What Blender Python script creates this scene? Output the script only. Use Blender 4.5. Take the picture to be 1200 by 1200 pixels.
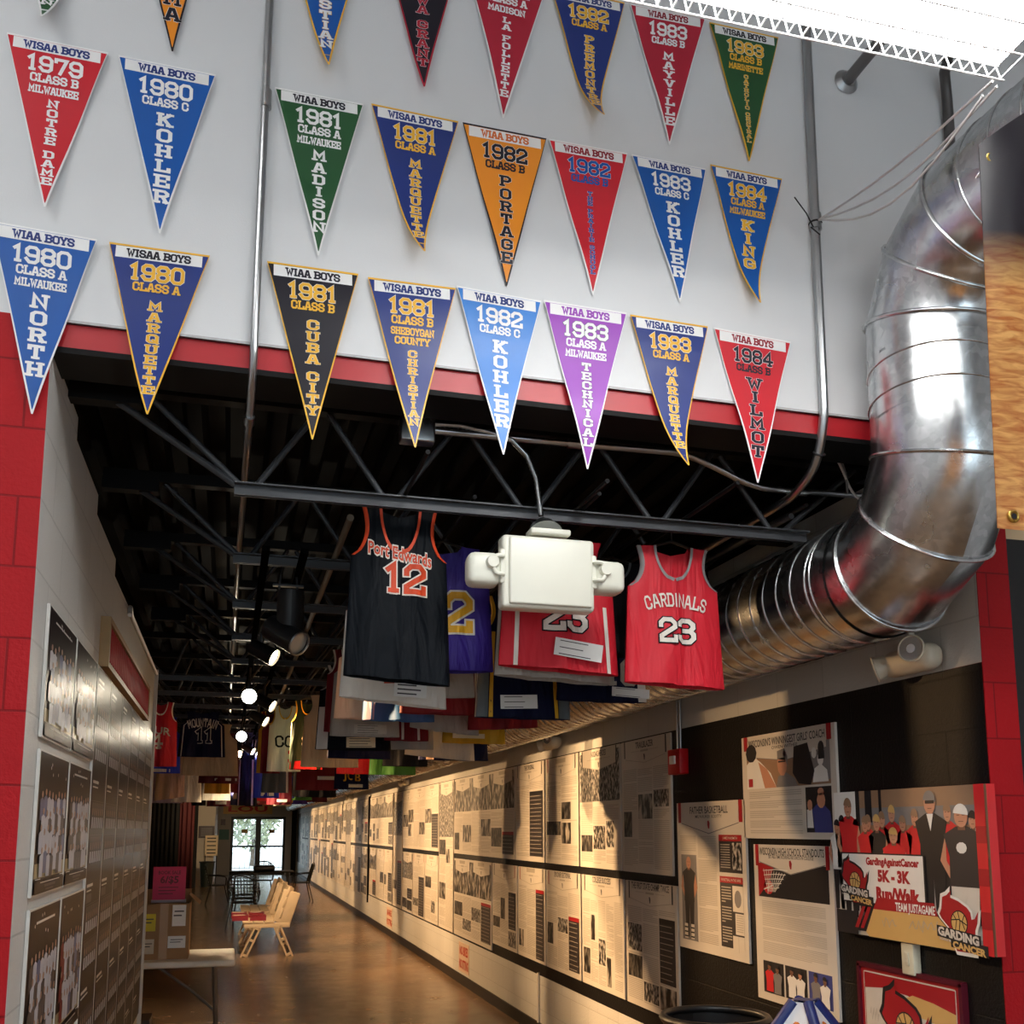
import bpy, bmesh, math, random
from mathutils import Vector, Matrix
from mathutils.geometry import tessellate_polygon
random.seed(7)
for _o in list(bpy.data.objects): bpy.data.objects.remove(_o)
SC = bpy.context.scene; COL = SC.collection

# ------------------------------------------------------------------ camera, world, exposure
EYE = Vector((0, 0, 1.73)); FPX = 1190.0; PX0, PY0 = 600.0, 800.0
_y = Vector((268-PX0, 972-PY0, FPX)).normalized()
_dn = _y.cross(Vector((1, 0, 0))).normalized()
if _dn.y < 0: _dn = -_dn
_z = -_dn; _x = _y.cross(_z)
RW = Matrix((_x, _y, _z))                       # camera axes (right, down, forward) -> world
cam = bpy.data.cameras.new('camera'); camo = bpy.data.objects.new('camera', cam); COL.objects.link(camo)
_r, _u, _b = RW.col[0], -RW.col[1], -RW.col[2]
camo.matrix_world = Matrix(((_r[0], _u[0], _b[0], EYE.x), (_r[1], _u[1], _b[1], EYE.y), (_r[2], _u[2], _b[2], EYE.z), (0, 0, 0, 1)))
cam.sensor_width = 36; cam.lens = 36*FPX/1200; cam.shift_y = 200/1200; cam.clip_start = .05; cam.clip_end = 300
SC.camera = camo
SC.view_settings.view_transform = 'Standard'; SC.view_settings.look = 'None'
SC.view_settings.gamma = 1; SC.view_settings.use_curve_mapping = False
SC.view_settings.exposure = 0.0
W = bpy.data.worlds.new('sky'); SC.world = W; W.use_nodes = True
W.node_tree.nodes['Background'].inputs[0].default_value = (.80, .90, 1.0, 1)
W.node_tree.nodes['Background'].inputs[1].default_value = 4.0
HIGHBAY = 31.0          # emission of the high bay lamps in the front room
SPOT = 560.0            # watts of the warm track spots in the hall
WARM = (1.0, .60, .28)

D = 3.04; XL = -.552; XR = 2.605; YEND = 41.0
def ray(px, py): return RW @ Vector((px-PX0, py-PY0, FPX))
def onY(px, py, Y): d = ray(px, py); return EYE + d*((Y-EYE.y)/d.y)
def onX(px, py, X): d = ray(px, py); return EYE + d*((X-EYE.x)/d.x)
def onZ(px, py, Z): d = ray(px, py); return EYE + d*((Z-EYE.z)/d.z)

# ------------------------------------------------------------------ materials
def lin(c):
    c = c/255
    return c/12.92 if c <= .04045 else ((c+.055)/1.055)**2.4
MATS = {}
def mat(name, rgb, rough=.6, metal=0, var=.06, scale=12, bump=0, bscale=60, spec=.5, emit=None, es=0, coat=0):
    if name in MATS: return MATS[name]
    m = bpy.data.materials.new(name); m.use_nodes = True; nt = m.node_tree; N = nt.nodes; L = nt.links
    p = N['Principled BSDF']; c = tuple(lin(v) for v in rgb)
    p.inputs['Roughness'].default_value = rough; p.inputs['Metallic'].default_value = metal
    p.inputs['Specular IOR Level'].default_value = spec; p.inputs['Coat Weight'].default_value = coat
    tc = N.new('ShaderNodeTexCoord')
    n = N.new('ShaderNodeTexNoise'); n.inputs['Scale'].default_value = scale; n.inputs['Detail'].default_value = 3
    L.new(tc.outputs['Object'], n.inputs['Vector'])
    r = N.new('ShaderNodeMix'); r.data_type = 'RGBA'
    r.inputs[6].default_value = tuple(v*(1-var) for v in c)+(1,); r.inputs[7].default_value = tuple(min(1, v*(1+var)) for v in c)+(1,)
    L.new(n.outputs['Fac'], r.inputs[0]); L.new(r.outputs[2], p.inputs['Base Color'])
    if bump:
        n2 = N.new('ShaderNodeTexNoise'); n2.inputs['Scale'].default_value = bscale; L.new(tc.outputs['Object'], n2.inputs['Vector'])
        b = N.new('ShaderNodeBump'); b.inputs['Strength'].default_value = bump; b.inputs['Distance'].default_value = .01
        L.new(n2.outputs['Fac'], b.inputs['Height']); L.new(b.outputs[0], p.inputs['Normal'])
    if emit:
        p.inputs['Emission Color'].default_value = tuple(emit)+(1,); p.inputs['Emission Strength'].default_value = es
    MATS[name] = m; return m

def blockmat(name, rgb, axis, zoff=.018, joint=.8, rough=.45, spk=0):
    """painted concrete block, joints from a brick texture in world space"""
    m = bpy.data.materials.new(name); m.use_nodes = True; nt = m.node_tree; N = nt.nodes; L = nt.links
    p = N['Principled BSDF']; p.inputs['Roughness'].default_value = rough; p.inputs['Specular IOR Level'].default_value = .25
    g = N.new('ShaderNodeNewGeometry'); s = N.new('ShaderNodeSeparateXYZ'); L.new(g.outputs['Position'], s.inputs[0])
    sub = N.new('ShaderNodeMath'); sub.operation = 'SUBTRACT'; sub.inputs[1].default_value = zoff; L.new(s.outputs['Z'], sub.inputs[0])
    cb = N.new('ShaderNodeCombineXYZ'); L.new(s.outputs[axis], cb.inputs[0]); L.new(sub.outputs[0], cb.inputs[1])
    br = N.new('ShaderNodeTexBrick'); br.inputs['Scale'].default_value = 1; br.inputs['Brick Width'].default_value = .407
    br.inputs['Row Height'].default_value = .2035; br.inputs['Mortar Size'].default_value = .004; br.inputs['Mortar Smooth'].default_value = .4
    c = tuple(lin(v) for v in rgb)
    br.inputs['Color1'].default_value = c+(1,); br.inputs['Color2'].default_value = tuple(v*.95 for v in c)+(1,)
    br.inputs['Mortar'].default_value = tuple(v*joint for v in c)+(1,)
    L.new(cb.outputs[0], br.inputs['Vector'])
    n = N.new('ShaderNodeTexNoise'); n.inputs['Scale'].default_value = 90; n.inputs['Detail'].default_value = 4; L.new(g.outputs['Position'], n.inputs['Vector'])
    mx = N.new('ShaderNodeMath'); mx.operation = 'MULTIPLY_ADD'; mx.inputs[1].default_value = -1.5; L.new(br.outputs['Fac'], mx.inputs[0]); L.new(n.outputs['Fac'], mx.inputs[2])
    b = N.new('ShaderNodeBump'); b.inputs['Strength'].default_value = .35; b.inputs['Distance'].default_value = .006
    L.new(mx.outputs[0], b.inputs['Height']); L.new(b.outputs[0], p.inputs['Normal'])
    L.new(br.outputs['Color'], p.inputs['Base Color'])
    return m

def photomat(name, dark, light, scale=14, seed=0):
    """printed black and white / colour photograph: blotchy high contrast cells"""
    m = bpy.data.materials.new(name); m.use_nodes = True; nt = m.node_tree; N = nt.nodes; L = nt.links
    p = N['Principled BSDF']; p.inputs['Roughness'].default_value = .45
    tc = N.new('ShaderNodeTexCoord'); mp = N.new('ShaderNodeMapping'); mp.inputs['Location'].default_value = (seed, seed*.7, seed*1.3)
    mp.inputs['Scale'].default_value = (1, 1.7, 1)
    L.new(tc.outputs['Object'], mp.inputs[0])
    v = N.new('ShaderNodeTexNoise'); v.inputs['Scale'].default_value = scale; v.inputs['Detail'].default_value = 2.5; L.new(mp.outputs[0], v.inputs['Vector'])
    r = N.new('ShaderNodeValToRGB'); r.color_ramp.elements[0].position = .45; r.color_ramp.elements[1].position = .68
    r.color_ramp.elements[0].color = tuple(lin(x) for x in dark)+(1,); r.color_ramp.elements[1].color = tuple(lin(x) for x in light)+(1,)
    L.new(v.outputs['Fac'], r.inputs[0]); L.new(r.outputs[0], p.inputs['Base Color']); return m

def ductmat():
    m = bpy.data.materials.new('galvanised'); m.use_nodes = True; nt = m.node_tree; N = nt.nodes; L = nt.links
    p = N['Principled BSDF']; p.inputs['Metallic'].default_value = 1
    tc = N.new('ShaderNodeTexCoord')
    v = N.new('ShaderNodeTexVoronoi'); v.inputs['Scale'].default_value = 45; L.new(tc.outputs['Object'], v.inputs['Vector'])
    n = N.new('ShaderNodeTexNoise'); n.inputs['Scale'].default_value = 4; n.inputs['Detail'].default_value = 6; L.new(tc.outputs['Object'], n.inputs['Vector'])
    r = N.new('ShaderNodeMix'); r.data_type = 'RGBA'; r.inputs[6].default_value = (.50, .52, .53, 1); r.inputs[7].default_value = (.72, .74, .75, 1)
    L.new(v.outputs['Color'], r.inputs[0]); L.new(r.outputs[2], p.inputs['Base Color'])
    mr = N.new('ShaderNodeMapRange'); mr.inputs['To Min'].default_value = .18; mr.inputs['To Max'].default_value = .34
    L.new(n.outputs['Fac'], mr.inputs[0]); L.new(mr.outputs[0], p.inputs['Roughness'])
    b = N.new('ShaderNodeBump'); b.inputs['Strength'].default_value = .02; b.inputs['Distance'].default_value = .02
    L.new(n.outputs['Fac'], b.inputs['Height']); L.new(b.outputs[0], p.inputs['Normal'])
    return m

def floormat():
    m = bpy.data.materials.new('polished concrete'); m.use_nodes = True; nt = m.node_tree; N = nt.nodes; L = nt.links
    p = N['Principled BSDF']; g = N.new('ShaderNodeNewGeometry')
    n = N.new('ShaderNodeTexNoise'); n.inputs['Scale'].default_value = 1.6; n.inputs['Detail'].default_value = 8; n.inputs['Roughness'].default_value = .65
    L.new(g.outputs['Position'], n.inputs['Vector'])
    r = N.new('ShaderNodeValToRGB'); r.color_ramp.elements[0].position = .3; r.color_ramp.elements[1].position = .72
    r.color_ramp.elements[0].color = (lin(96), lin(72), lin(52), 1); r.color_ramp.elements[1].color = (lin(150), lin(118), lin(86), 1)
    L.new(n.outputs['Fac'], r.inputs[0])
    # control joints every 4.6 m
    s = N.new('ShaderNodeSeparateXYZ'); L.new(g.outputs['Position'], s.inputs[0])
    br = N.new('ShaderNodeTexBrick'); br.offset = 0; br.inputs['Scale'].default_value = 1; br.inputs['Brick Width'].default_value = 4.6; br.inputs['Row Height'].default_value = 4.6
    br.inputs['Mortar Size'].default_value = .006; br.inputs['Color1'].default_value = (1, 1, 1, 1); br.inputs['Color2'].default_value = (1, 1, 1, 1); br.inputs['Mortar'].default_value = (.35, .32, .3, 1)
    L.new(g.outputs['Position'], br.inputs['Vector'])
    mx = N.new('ShaderNodeMix'); mx.data_type = 'RGBA'; mx.blend_type = 'MULTIPLY'; mx.inputs[0].default_value = 1
    L.new(r.outputs[0], mx.inputs[6]); L.new(br.outputs['Color'], mx.inputs[7]); L.new(mx.outputs[2], p.inputs['Base Color'])
    n2 = N.new('ShaderNodeTexNoise'); n2.inputs['Scale'].default_value = 5; n2.inputs['Detail'].default_value = 4; L.new(g.outputs['Position'], n2.inputs['Vector'])
    mr = N.new('ShaderNodeMapRange'); mr.inputs['To Min'].default_value = .16; mr.inputs['To Max'].default_value = .32
    L.new(n2.outputs['Fac'], mr.inputs[0]); L.new(mr.outputs[0], p.inputs['Roughness'])
    b = N.new('ShaderNodeBump'); b.inputs['Strength'].default_value = .05; b.inputs['Distance'].default_value = .02
    L.new(n2.outputs['Fac'], b.inputs['Height']); L.new(b.outputs[0], p.inputs['Normal'])
    return m

def glassmat():
    m = bpy.data.materials.new('door glass'); m.use_nodes = True; nt = m.node_tree; N = nt.nodes; L = nt.links
    N.remove(N['Principled BSDF']); t = N.new('ShaderNodeBsdfTransparent'); g = N.new('ShaderNodeBsdfGlossy'); g.inputs['Roughness'].default_value = .02
    f = N.new('ShaderNodeFresnel'); f.inputs[0].default_value = 1.45; mx = N.new('ShaderNodeMixShader')
    t.inputs[0].default_value = (.93, .96, .96, 1)
    L.new(f.outputs[0], mx.inputs[0]); L.new(t.outputs[0], mx.inputs[1]); L.new(g.outputs[0], mx.inputs[2]); L.new(mx.outputs[0], N['Material Output'].inputs[0])
    return m

# ------------------------------------------------------------------ mesh helpers
class MB:
    def __init__(s): s.v = []; s.f = []; s.m = []; s.sm = []
    def poly(s, pts, m=0, smooth=False):
        i = len(s.v); s.v += [tuple(p) for p in pts]; s.f.append(tuple(range(i, i+len(pts)))); s.m.append(m); s.sm.append(smooth)
    def grid(s, rows, m=0, smooth=True, flip=False):
        i = len(s.v); n = len(rows[0])
        for r in rows: s.v += [tuple(p) for p in r]
        for a in range(len(rows)-1):
            for b in range(n-1):
                q = (i+a*n+b, i+a*n+b+1, i+(a+1)*n+b+1, i+(a+1)*n+b)
                s.f.append(q[::-1] if flip else q); s.m.append(m); s.sm.append(smooth)
    def box(s, c, d, m=0, rot=None, taper=1):
        hx, hy, hz = d[0]/2, d[1]/2, d[2]/2; P = []
        for z in (-hz, hz):
            k = taper if z < 0 else 1
            for (x, y) in ((-hx, -hy), (hx, -hy), (hx, hy), (-hx, hy)):
                p = Vector((x*k, y*k, z))
                if rot: p = rot @ p
                P.append(p+Vector(c))
        i = len(s.v); s.v += [tuple(p) for p in P]
        for q in ((3, 2, 1, 0), (4, 5, 6, 7), (0, 1, 5, 4), (1, 2, 6, 5), (2, 3, 7, 6), (3, 0, 4, 7)):
            s.f.append(tuple(i+k for k in q)); s.m.append(m); s.sm.append(False)
    def rbox(s, c, d, r=.01, m=0, rot=None, seg=3):
        bm = bmesh.new(); bmesh.ops.create_cube(bm, size=1); bmesh.ops.scale(bm, vec=d, verts=bm.verts)
        bmesh.ops.bevel(bm, geom=bm.edges[:], offset=r, segments=seg, affect='EDGES', profile=.5)
        i = len(s.v); bm.verts.index_update()
        for v in bm.verts:
            p = v.co.copy()
            if rot: p = rot @ p
            s.v.append(tuple(p+Vector(c)))
        for f in bm.faces: s.f.append(tuple(i+v.index for v in f.verts)); s.m.append(m); s.sm.append(True)
        bm.free()
    def tube(s, path, r, n=8, m=0, cap=True, rad=None, closed=False):
        path = [Vector(p) for p in path]; K = len(path); rows = []
        prev = None
        for k in range(K):
            if closed: t = path[(k+1) % K]-path[k-1]
            else: t = path[min(k+1, K-1)]-path[max(k-1, 0)]
            t.normalize()
            if prev is None:
                a = Vector((0, 0, 1)) if abs(t.z) < .9 else Vector((1, 0, 0)); e = t.cross(a).normalized()
            else:
                e = (prev-t*prev.dot(t)).normalized()
            prev = e; f = t.cross(e); rr = rad[k] if rad else r
            if not closed and 0 < k < K-1:   # mitre
                d1 = (path[k]-path[k-1]).normalized(); cs = max(.3, d1.dot(t))
                # stretch across the bend plane
                bn = (path[k+1]-path[k]).normalized()-d1
                if bn.length > 1e-4:
                    bn.normalize(); q = []
                    for j in range(n+1):
                        a = 2*math.pi*j/n; o = e*math.cos(a)*rr+f*math.sin(a)*rr
                        q.append(path[k]+o+bn*o.dot(bn)*(1/cs-1))
                    rows.append(q); continue
            rows.append([path[k]+e*math.cos(2*math.pi*j/n)*rr+f*math.sin(2*math.pi*j/n)*rr for j in range(n+1)])
        if closed: rows.append(rows[0])
        s.grid(rows, m, True, True)
        if cap and not closed:
            s.poly(rows[0][:n][::1], m); s.poly(rows[-1][:n][::-1], m)
    def ring(s, c, axis, R, r, m=0, n=28, k=6, up=None):
        axis = Vector(axis).normalized(); a = axis.orthogonal().normalized(); b = axis.cross(a)
        s.tube([Vector(c)+a*math.cos(2*math.pi*i/n)*R+b*math.sin(2*math.pi*i/n)*R for i in range(n)], r, k, m, False, closed=True)
    def cyl(s, p0, p1, r, r1=None, n=20, m=0, cap=True):
        s.tube([p0, p1], r, n, m, cap, rad=[r, r1 if r1 is not None else r])
    def disc(s, c, axis, r, m=0, n=20):
        axis = Vector(axis).normalized(); a = axis.orthogonal().normalized(); b = axis.cross(a)
        s.poly([Vector(c)+a*math.cos(2*math.pi*i/n)*r+b*math.sin(2*math.pi*i/n)*r for i in range(n)], m)
    def build(s, name, mats, parent=None, weld=False):
        me = bpy.data.meshes.new(name); me.from_pydata(s.v, [], s.f)
        for mm in (mats if isinstance(mats, (list, tuple)) else [mats]): me.materials.append(mm)
        me.polygons.foreach_set('material_index', s.m); me.polygons.foreach_set('use_smooth', s.sm)
        if weld:
            bm = bmesh.new(); bm.from_mesh(me); bmesh.ops.remove_doubles(bm, verts=bm.verts, dist=1e-4); bm.to_mesh(me); bm.free()
        me.update(); o = bpy.data.objects.new(name, me); COL.objects.link(o)
        if parent: o.parent = parent
        return o

def tag(o, label, cat, group=None):
    o['label'] = label; o['category'] = cat
    if group: o['group'] = group
    return o
def thing(name, label, cat, loc=(0, 0, 0), group=None, rz=0):
    o = bpy.data.objects.new(name, None); COL.objects.link(o); o.location = loc; o.rotation_euler.z = rz
    o.empty_display_size = .1
    return tag(o, label, cat, group)
def struct(o): o['kind'] = 'structure'; return o
def clone(root, loc, label, rz=None):
    r = root.copy(); COL.objects.link(r); r.location = loc; r['label'] = label
    if rz is not None: r.rotation_euler.z = rz
    for ch in list(root.children):
        c = ch.copy(); COL.objects.link(c); c.parent = r
        for g in list(ch.children):
            d = g.copy(); COL.objects.link(d); d.parent = c
    return r
def rotx(a): return Matrix.Rotation(a, 3, 'X')
def roty(a): return Matrix.Rotation(a, 3, 'Y')
def rotz(a): return Matrix.Rotation(a, 3, 'Z')

# ------------------------------------------------------------------ lettering
G = {  # block letters: strokes on a 4 x 6 cell, then serif feet (x, y)
'A': ([[(0, 0), (1.5, 6), (2.5, 6), (4, 0)], [(.6, 2), (3.4, 2)]], [(0, 0), (4, 0)]),
'B': ([[(.4, 0), (.4, 6)], [(-.3, 6), (3, 6), (4, 5.2), (4, 4), (3.1, 3.1), (.4, 3.1)], [(3.1, 3.1), (4, 2.2), (4, .8), (3, 0), (-.3, 0)]], []),
'C': ([[(4, 4.2), (4, 5), (3, 6), (1, 6), (0, 5), (0, 1), (1, 0), (3, 0), (4, 1), (4, 1.8)]], []),
'D': ([[(.4, 0), (.4, 6)], [(-.3, 6), (3, 6), (4, 5), (4, 1), (3, 0), (-.3, 0)]], []),
'E': ([[(.4, 0), (.4, 6)], [(-.3, 6), (4, 6), (4, 4.6)], [(-.3, 0), (4, 0), (4, 1.4)], [(.4, 3), (2.8, 3)]], []),
'F': ([[(.4, 0), (.4, 6)], [(-.3, 6), (4, 6), (4, 4.6)], [(.4, 3), (2.8, 3)]], [(.4, 0)]),
'G': ([[(4, 4.4), (4, 5), (3, 6), (1, 6), (0, 5), (0, 1), (1, 0), (3, 0), (4, 1), (4, 2.7), (2.3, 2.7)]], []),
'H': ([[(.3, 0), (.3, 6)], [(3.7, 0), (3.7, 6)], [(.3, 3), (3.7, 3)]], [(.3, 0), (.3, 6), (3.7, 0), (3.7, 6)]),
'I': ([[(2, 0), (2, 6)]], [(2, 0), (2, 6)]),
'J': ([[(3, 6), (3, 1), (2, 0), (1, 0), (0, 1), (0, 2)]], [(3, 6)]),
'K': ([[(.3, 0), (.3, 6)], [(3.7, 6), (.3, 2.4)], [(1.5, 3.6), (3.7, 0)]], [(.3, 0), (.3, 6), (3.7, 6), (3.7, 0)]),
'L': ([[(.6, 6), (.6, 0)], [(-.2, 0), (4, 0), (4, 1.6)]], [(.6, 6)]),
'M': ([[(0, 0), (0, 6), (2, 2.4), (4, 6), (4, 0)]], [(0, 0), (4, 0)]),
'N': ([[(.2, 0), (.2, 6), (3.8, 0), (3.8, 6)]], [(.2, 0), (3.8, 6)]),
'O': ([[(0, 1), (0, 5), (1, 6), (3, 6), (4, 5), (4, 1), (3, 0), (1, 0), (0, 1)]], []),
'P': ([[(.4, 0), (.4, 6)], [(-.3, 6), (3, 6), (4, 5), (4, 3.7), (3, 2.8), (.4, 2.8)]], [(.4, 0)]),
'Q': ([[(0, 1), (0, 5), (1, 6), (3, 6), (4, 5), (4, 1), (3, 0), (1, 0), (0, 1)], [(2.3, 1.8), (4.2, -.3)]], []),
'R': ([[(.4, 0), (.4, 6)], [(-.3, 6), (3, 6), (4, 5), (4, 3.9), (3, 3), (.4, 3)], [(2.4, 3), (3.8, 0)]], [(.4, 0), (3.8, 0)]),
'S': ([[(4, 4.5), (4, 5), (3, 6), (1, 6), (0, 5), (0, 4), (1, 3.2), (3, 2.8), (4, 2), (4, 1), (3, 0), (1, 0), (0, 1), (0, 1.5)]], []),
'T': ([[(2, 0), (2, 6)], [(0, 4.6), (0, 6), (4, 6), (4, 4.6)]], [(2, 0)]),
'U': ([[(.2, 6), (.2, 1), (1.2, 0), (2.8, 0), (3.8, 1), (3.8, 6)]], [(.2, 6), (3.8, 6)]),
'V': ([[(0, 6), (1.8, 0), (2.2, 0), (4, 6)]], [(0, 6), (4, 6)]),
'W': ([[(-.4, 6), (.8, 0), (2, 4.4), (3.2, 0), (4.4, 6)]], [(-.4, 6), (4.4, 6)]),
'X': ([[(0, 6), (4, 0)], [(0, 0), (4, 6)]], [(0, 0), (4, 0), (0, 6), (4, 6)]),
'Y': ([[(0, 6), (2, 2.8), (4, 6)], [(2, 2.8), (2, 0)]], [(2, 0), (0, 6), (4, 6)]),
'Z': ([[(0, 4.8), (0, 6), (4, 6), (0, 0), (4, 0), (4, 1.2)]], []),
'0': ([[(0, 1), (0, 5), (1, 6), (3, 6), (4, 5), (4, 1), (3, 0), (1, 0), (0, 1)]], []),
'1': ([[(.8, 5), (2, 6), (2, 0)]], [(2, 0)]),
'2': ([[(0, 4.3), (0, 5), (1, 6), (3, 6), (4, 5), (4, 3.9), (0, 1.2), (0, 0), (4, 0), (4, 1)]], []),
'3': ([[(0, 4.8), (0, 5.2), (1, 6), (3, 6), (4, 5), (4, 4), (3.2, 3.1), (1.5, 3.1)], [(3.2, 3.1), (4, 2.2), (4, 1), (3, 0), (1, 0), (0, .8), (0, 1.2)]], []),
'4': ([[(3, 0), (3, 6), (0, 2.3), (0, 1.8), (4.2, 1.8)]], [(3, 0)]),
'5': ([[(4, 6), (.2, 6), (.2, 3.4), (3, 3.4), (4, 2.6), (4, 1), (3, 0), (1, 0), (0, 1)]], []),
'6': ([[(4, 4.8), (3, 6), (1, 6), (0, 5), (0, 1), (1, 0), (3, 0), (4, 1), (4, 2.4), (3, 3.3), (0, 3.3)]], []),
'7': ([[(0, 5), (0, 6), (4, 6), (1.8, 0)]], []),
'8': ([[(1, 3.1), (0, 4), (0, 5), (1, 6), (3, 6), (4, 5), (4, 4), (3, 3.1), (1, 3.1), (0, 2.2), (0, 1), (1, 0), (3, 0), (4, 1), (4, 2.2), (3, 3.1)]], []),
'9': ([[(0, 1.2), (1, 0), (3, 0), (4, 1), (4, 5), (3, 6), (1, 6), (0, 5), (0, 3.6), (1, 2.7), (4, 2.7)]], []),
}
def stroke(pts, h):
    """thick polyline as quads with mitred corners"""
    closed = pts[0] == pts[-1]; P = [Vector(p) for p in (pts[:-1] if closed else pts)]; n = len(P); Lf = []; Rt = []
    for i in range(n):
        a = P[i-1] if (i > 0 or closed) else None; b = P[(i+1) % n] if (i < n-1 or closed) else None
        d1 = (P[i]-a).normalized() if a is not None else None; d2 = (b-P[i]).normalized() if b is not None else None
        p = P[i].copy()
        if d1 is None: p = p-d2*h; nn = Vector((-d2.y, d2.x)); k = 1
        elif d2 is None: p = p+d1*h; nn = Vector((-d1.y, d1.x)); k = 1
        else:
            t = (d1+d2)
            t = t.normalized() if t.length > .1 else d1
            nn = Vector((-t.y, t.x)); k = 1/max(.45, nn.dot(Vector((-d1.y, d1.x))))
        Lf.append(p+nn*h*k); Rt.append(p-nn*h*k)
    q = []
    for i in range(n if closed else n-1):
        j = (i+1) % n; q.append([Rt[i], Rt[j], Lf[j], Lf[i]])
    return q
def glyph(ch, h, serif=True):
    if ch not in G: return []
    S, F = G[ch]; q = []
    for s in S: q += stroke(s, h)
    if serif:
        for (x, y) in F: q += stroke([(x-.75, y), (x+.75, y)], h*.85)
    return q
ADV = {'I': 3.2, 'M': 6.0, 'W': 6.8, '1': 4.4, ' ': 2.8, "'": 1.5, ',': 2}
def adv(c): return ADV.get(c, 5.6)
def text_row(t, cx, cy, height, h=.55, maxw=None, serif=True, arc=0):
    """varsity text centred on (cx, cy); returns list of 2D polygons"""
    s = height/6; w = sum(adv(c) for c in t)-1.2; kx = 1.0
    if maxw and w*s > maxw: kx = maxw/(w*s)
    x = -w/2; out = []
    for c in t:
        a = adv(c); off = 2 if c in 'I1' and False else 0
        gx = x+(a-1.6)/2-2
        mid = (x+a/2-.6)*s*kx
        for q in glyph(c, h, serif):
            pp = []
            for p in q:
                lx = (gx+p.x)*s*kx; ly = (p.y-3)*s
                if arc:
                    th = mid*arc; dx = lx-mid; lx2 = mid+dx*math.cos(th)+ly*math.sin(th); ly = -dx*math.sin(th)+ly*math.cos(th)-mid*mid*arc/2; lx = lx2
                pp.append((cx+lx, cy+ly))
            out.append(pp)
        x += a
    return out
def text_stack(t, cx, y0, y1, wid, h=.62):
    n = sum(.55 if c == ' ' else 1 for c in t); pitch = (y0-y1)/n; hh = pitch*.80; out = []; y = y0
    for c in t:
        if c == ' ': y -= pitch*.55; continue
        sx = wid/5.4; sy = hh/7
        for q in glyph(c, h):
            out.append([(cx+(p.x-2)*sx, y-pitch/2+(p.y-3)*sy) for p in q])
        y -= pitch
    return out
FC = {}
def sans(t, size=1, bold=0.02, wide=1.0):
    """built-in typeface as flat polygons; origin centre-left on baseline; returns (polys, width)"""
    k = (t, bold)
    if k not in FC:
        cu = bpy.data.curves.new('t', 'FONT'); cu.body = t; cu.size = 1; cu.offset = bold; cu.resolution_u = 2; cu.fill_mode = 'FRONT'
        ob = bpy.data.objects.new('t', cu); COL.objects.link(ob); bpy.context.view_layer.update()
        ev = ob.evaluated_get(bpy.context.evaluated_depsgraph_get()); me = ev.to_mesh()
        P = [[(me.vertices[i].co.x, me.vertices[i].co.y) for i in p.vertices] for p in me.polygons]
        ev.to_mesh_clear(); bpy.data.objects.remove(ob); bpy.data.curves.remove(cu)
        xs = [x for p in P for x, y in p] or [0]; FC[k] = (P, min(xs), max(xs))
    P, a, b = FC[k]; w = (b-a)*size*wide
    return [[((x-a)*size*wide-w/2, y*size) for x, y in p] for p in P], w
def sans_fit(t, cx, cy, height, width, bold=.02):
    P, w = sans(t, 1, bold); k = width/w; s = height/.73
    return [[(cx+x*k, cy+(y-.365)*s) for x, y in p] for p in P]
def area(p): return sum(p[i-1][0]*p[i][1]-p[i][0]*p[i-1][1] for i in range(len(p)))/2
def put(mb, polys, f, m):
    """2D polygons -> mesh through mapping f(x, y) ; keeps winding consistent"""
    for i, p in enumerate(polys):
        if area(p) < 0: p = p[::-1]
        q = [Vector(f(x, y)) for x, y in p]
        n = (q[1]-q[0]).cross(q[2]-q[1])
        if n.length < 1e-12 and len(q) > 3: n = (q[2]-q[0]).cross(q[3]-q[2])
        n.normalize(); e = n*(1e-5*(i % 24))          # overlapping strokes never share one plane
        mb.poly([v+e for v in q], m)
def fine(polys, e=.012):
    """split quads so that lettering follows cloth"""
    out = []
    for p in polys:
        if len(p) != 4: out.append(p); continue
        a, b, c, d = (Vector(v) for v in p)
        n = max(1, min(12, int(max((b-a).length, (c-d).length)/e))); m = max(1, min(12, int(max((d-a).length, (c-b).length)/e)))
        P = [[(a.lerp(b, i/n)).lerp(d.lerp(c, i/n), j/m)[:] for i in range(n+1)] for j in range(m+1)]
        for j in range(m):
            for i in range(n): out.append([P[j][i], P[j][i+1], P[j+1][i+1], P[j+1][i]])
    return out
def rect(x0, y0, x1, y1): return [(x0, y0), (x1, y0), (x1, y1), (x0, y1)]
def ell(cx, cy, rx, ry, n=10, a0=0): return [(cx+rx*math.cos(a0+2*math.pi*i/n), cy+ry*math.sin(a0+2*math.pi*i/n)) for i in range(n)]

# colours (surface colours as the things have them)
WHITE = mat('white', (235, 236, 236)); BLACK = mat('black', (24, 24, 27)); RED = mat('red', (190, 22, 34))
M_drywall = mat('white painted drywall', (214, 216, 218), .55, var=.015, scale=3, bump=.05, bscale=200)
M_redblock = blockmat('red painted block', (164, 10, 20), 'X', .018, .55, .6)
M_whiteblockY = blockmat('white painted block', (212, 212, 208), 'Y', .018, .8)
M_blackblockY = blockmat('black painted block', (18, 16, 16), 'Y', .06, .6, .5)
M_redbeam = mat('red painted beam', (170, 24, 34), .4, var=.05, scale=6)
M_steel = mat('dark painted steel', (58, 61, 65), .45, metal=.2, var=.1)
M_blacksteel = mat('black painted steel', (20, 20, 21), .55, spec=.12)
M_deck = mat('black painted deck', (13, 12, 12), .7, var=.2, scale=4, spec=.08)
M_galv = ductmat()
M_conduit = mat('conduit steel', (170, 173, 175), .28, metal=1, var=.05)
M_floor = floormat(); M_glass = glassmat()
M_cream = mat('cream plastic', (226, 226, 212), .35, var=.03)
M_paper = mat('poster paper', (214, 207, 196), .42, var=.03)
M_print = mat('poster grey print', (178, 170, 158), .5)
M_dkprint = mat('poster dark print', (52, 48, 50), .45)
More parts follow.
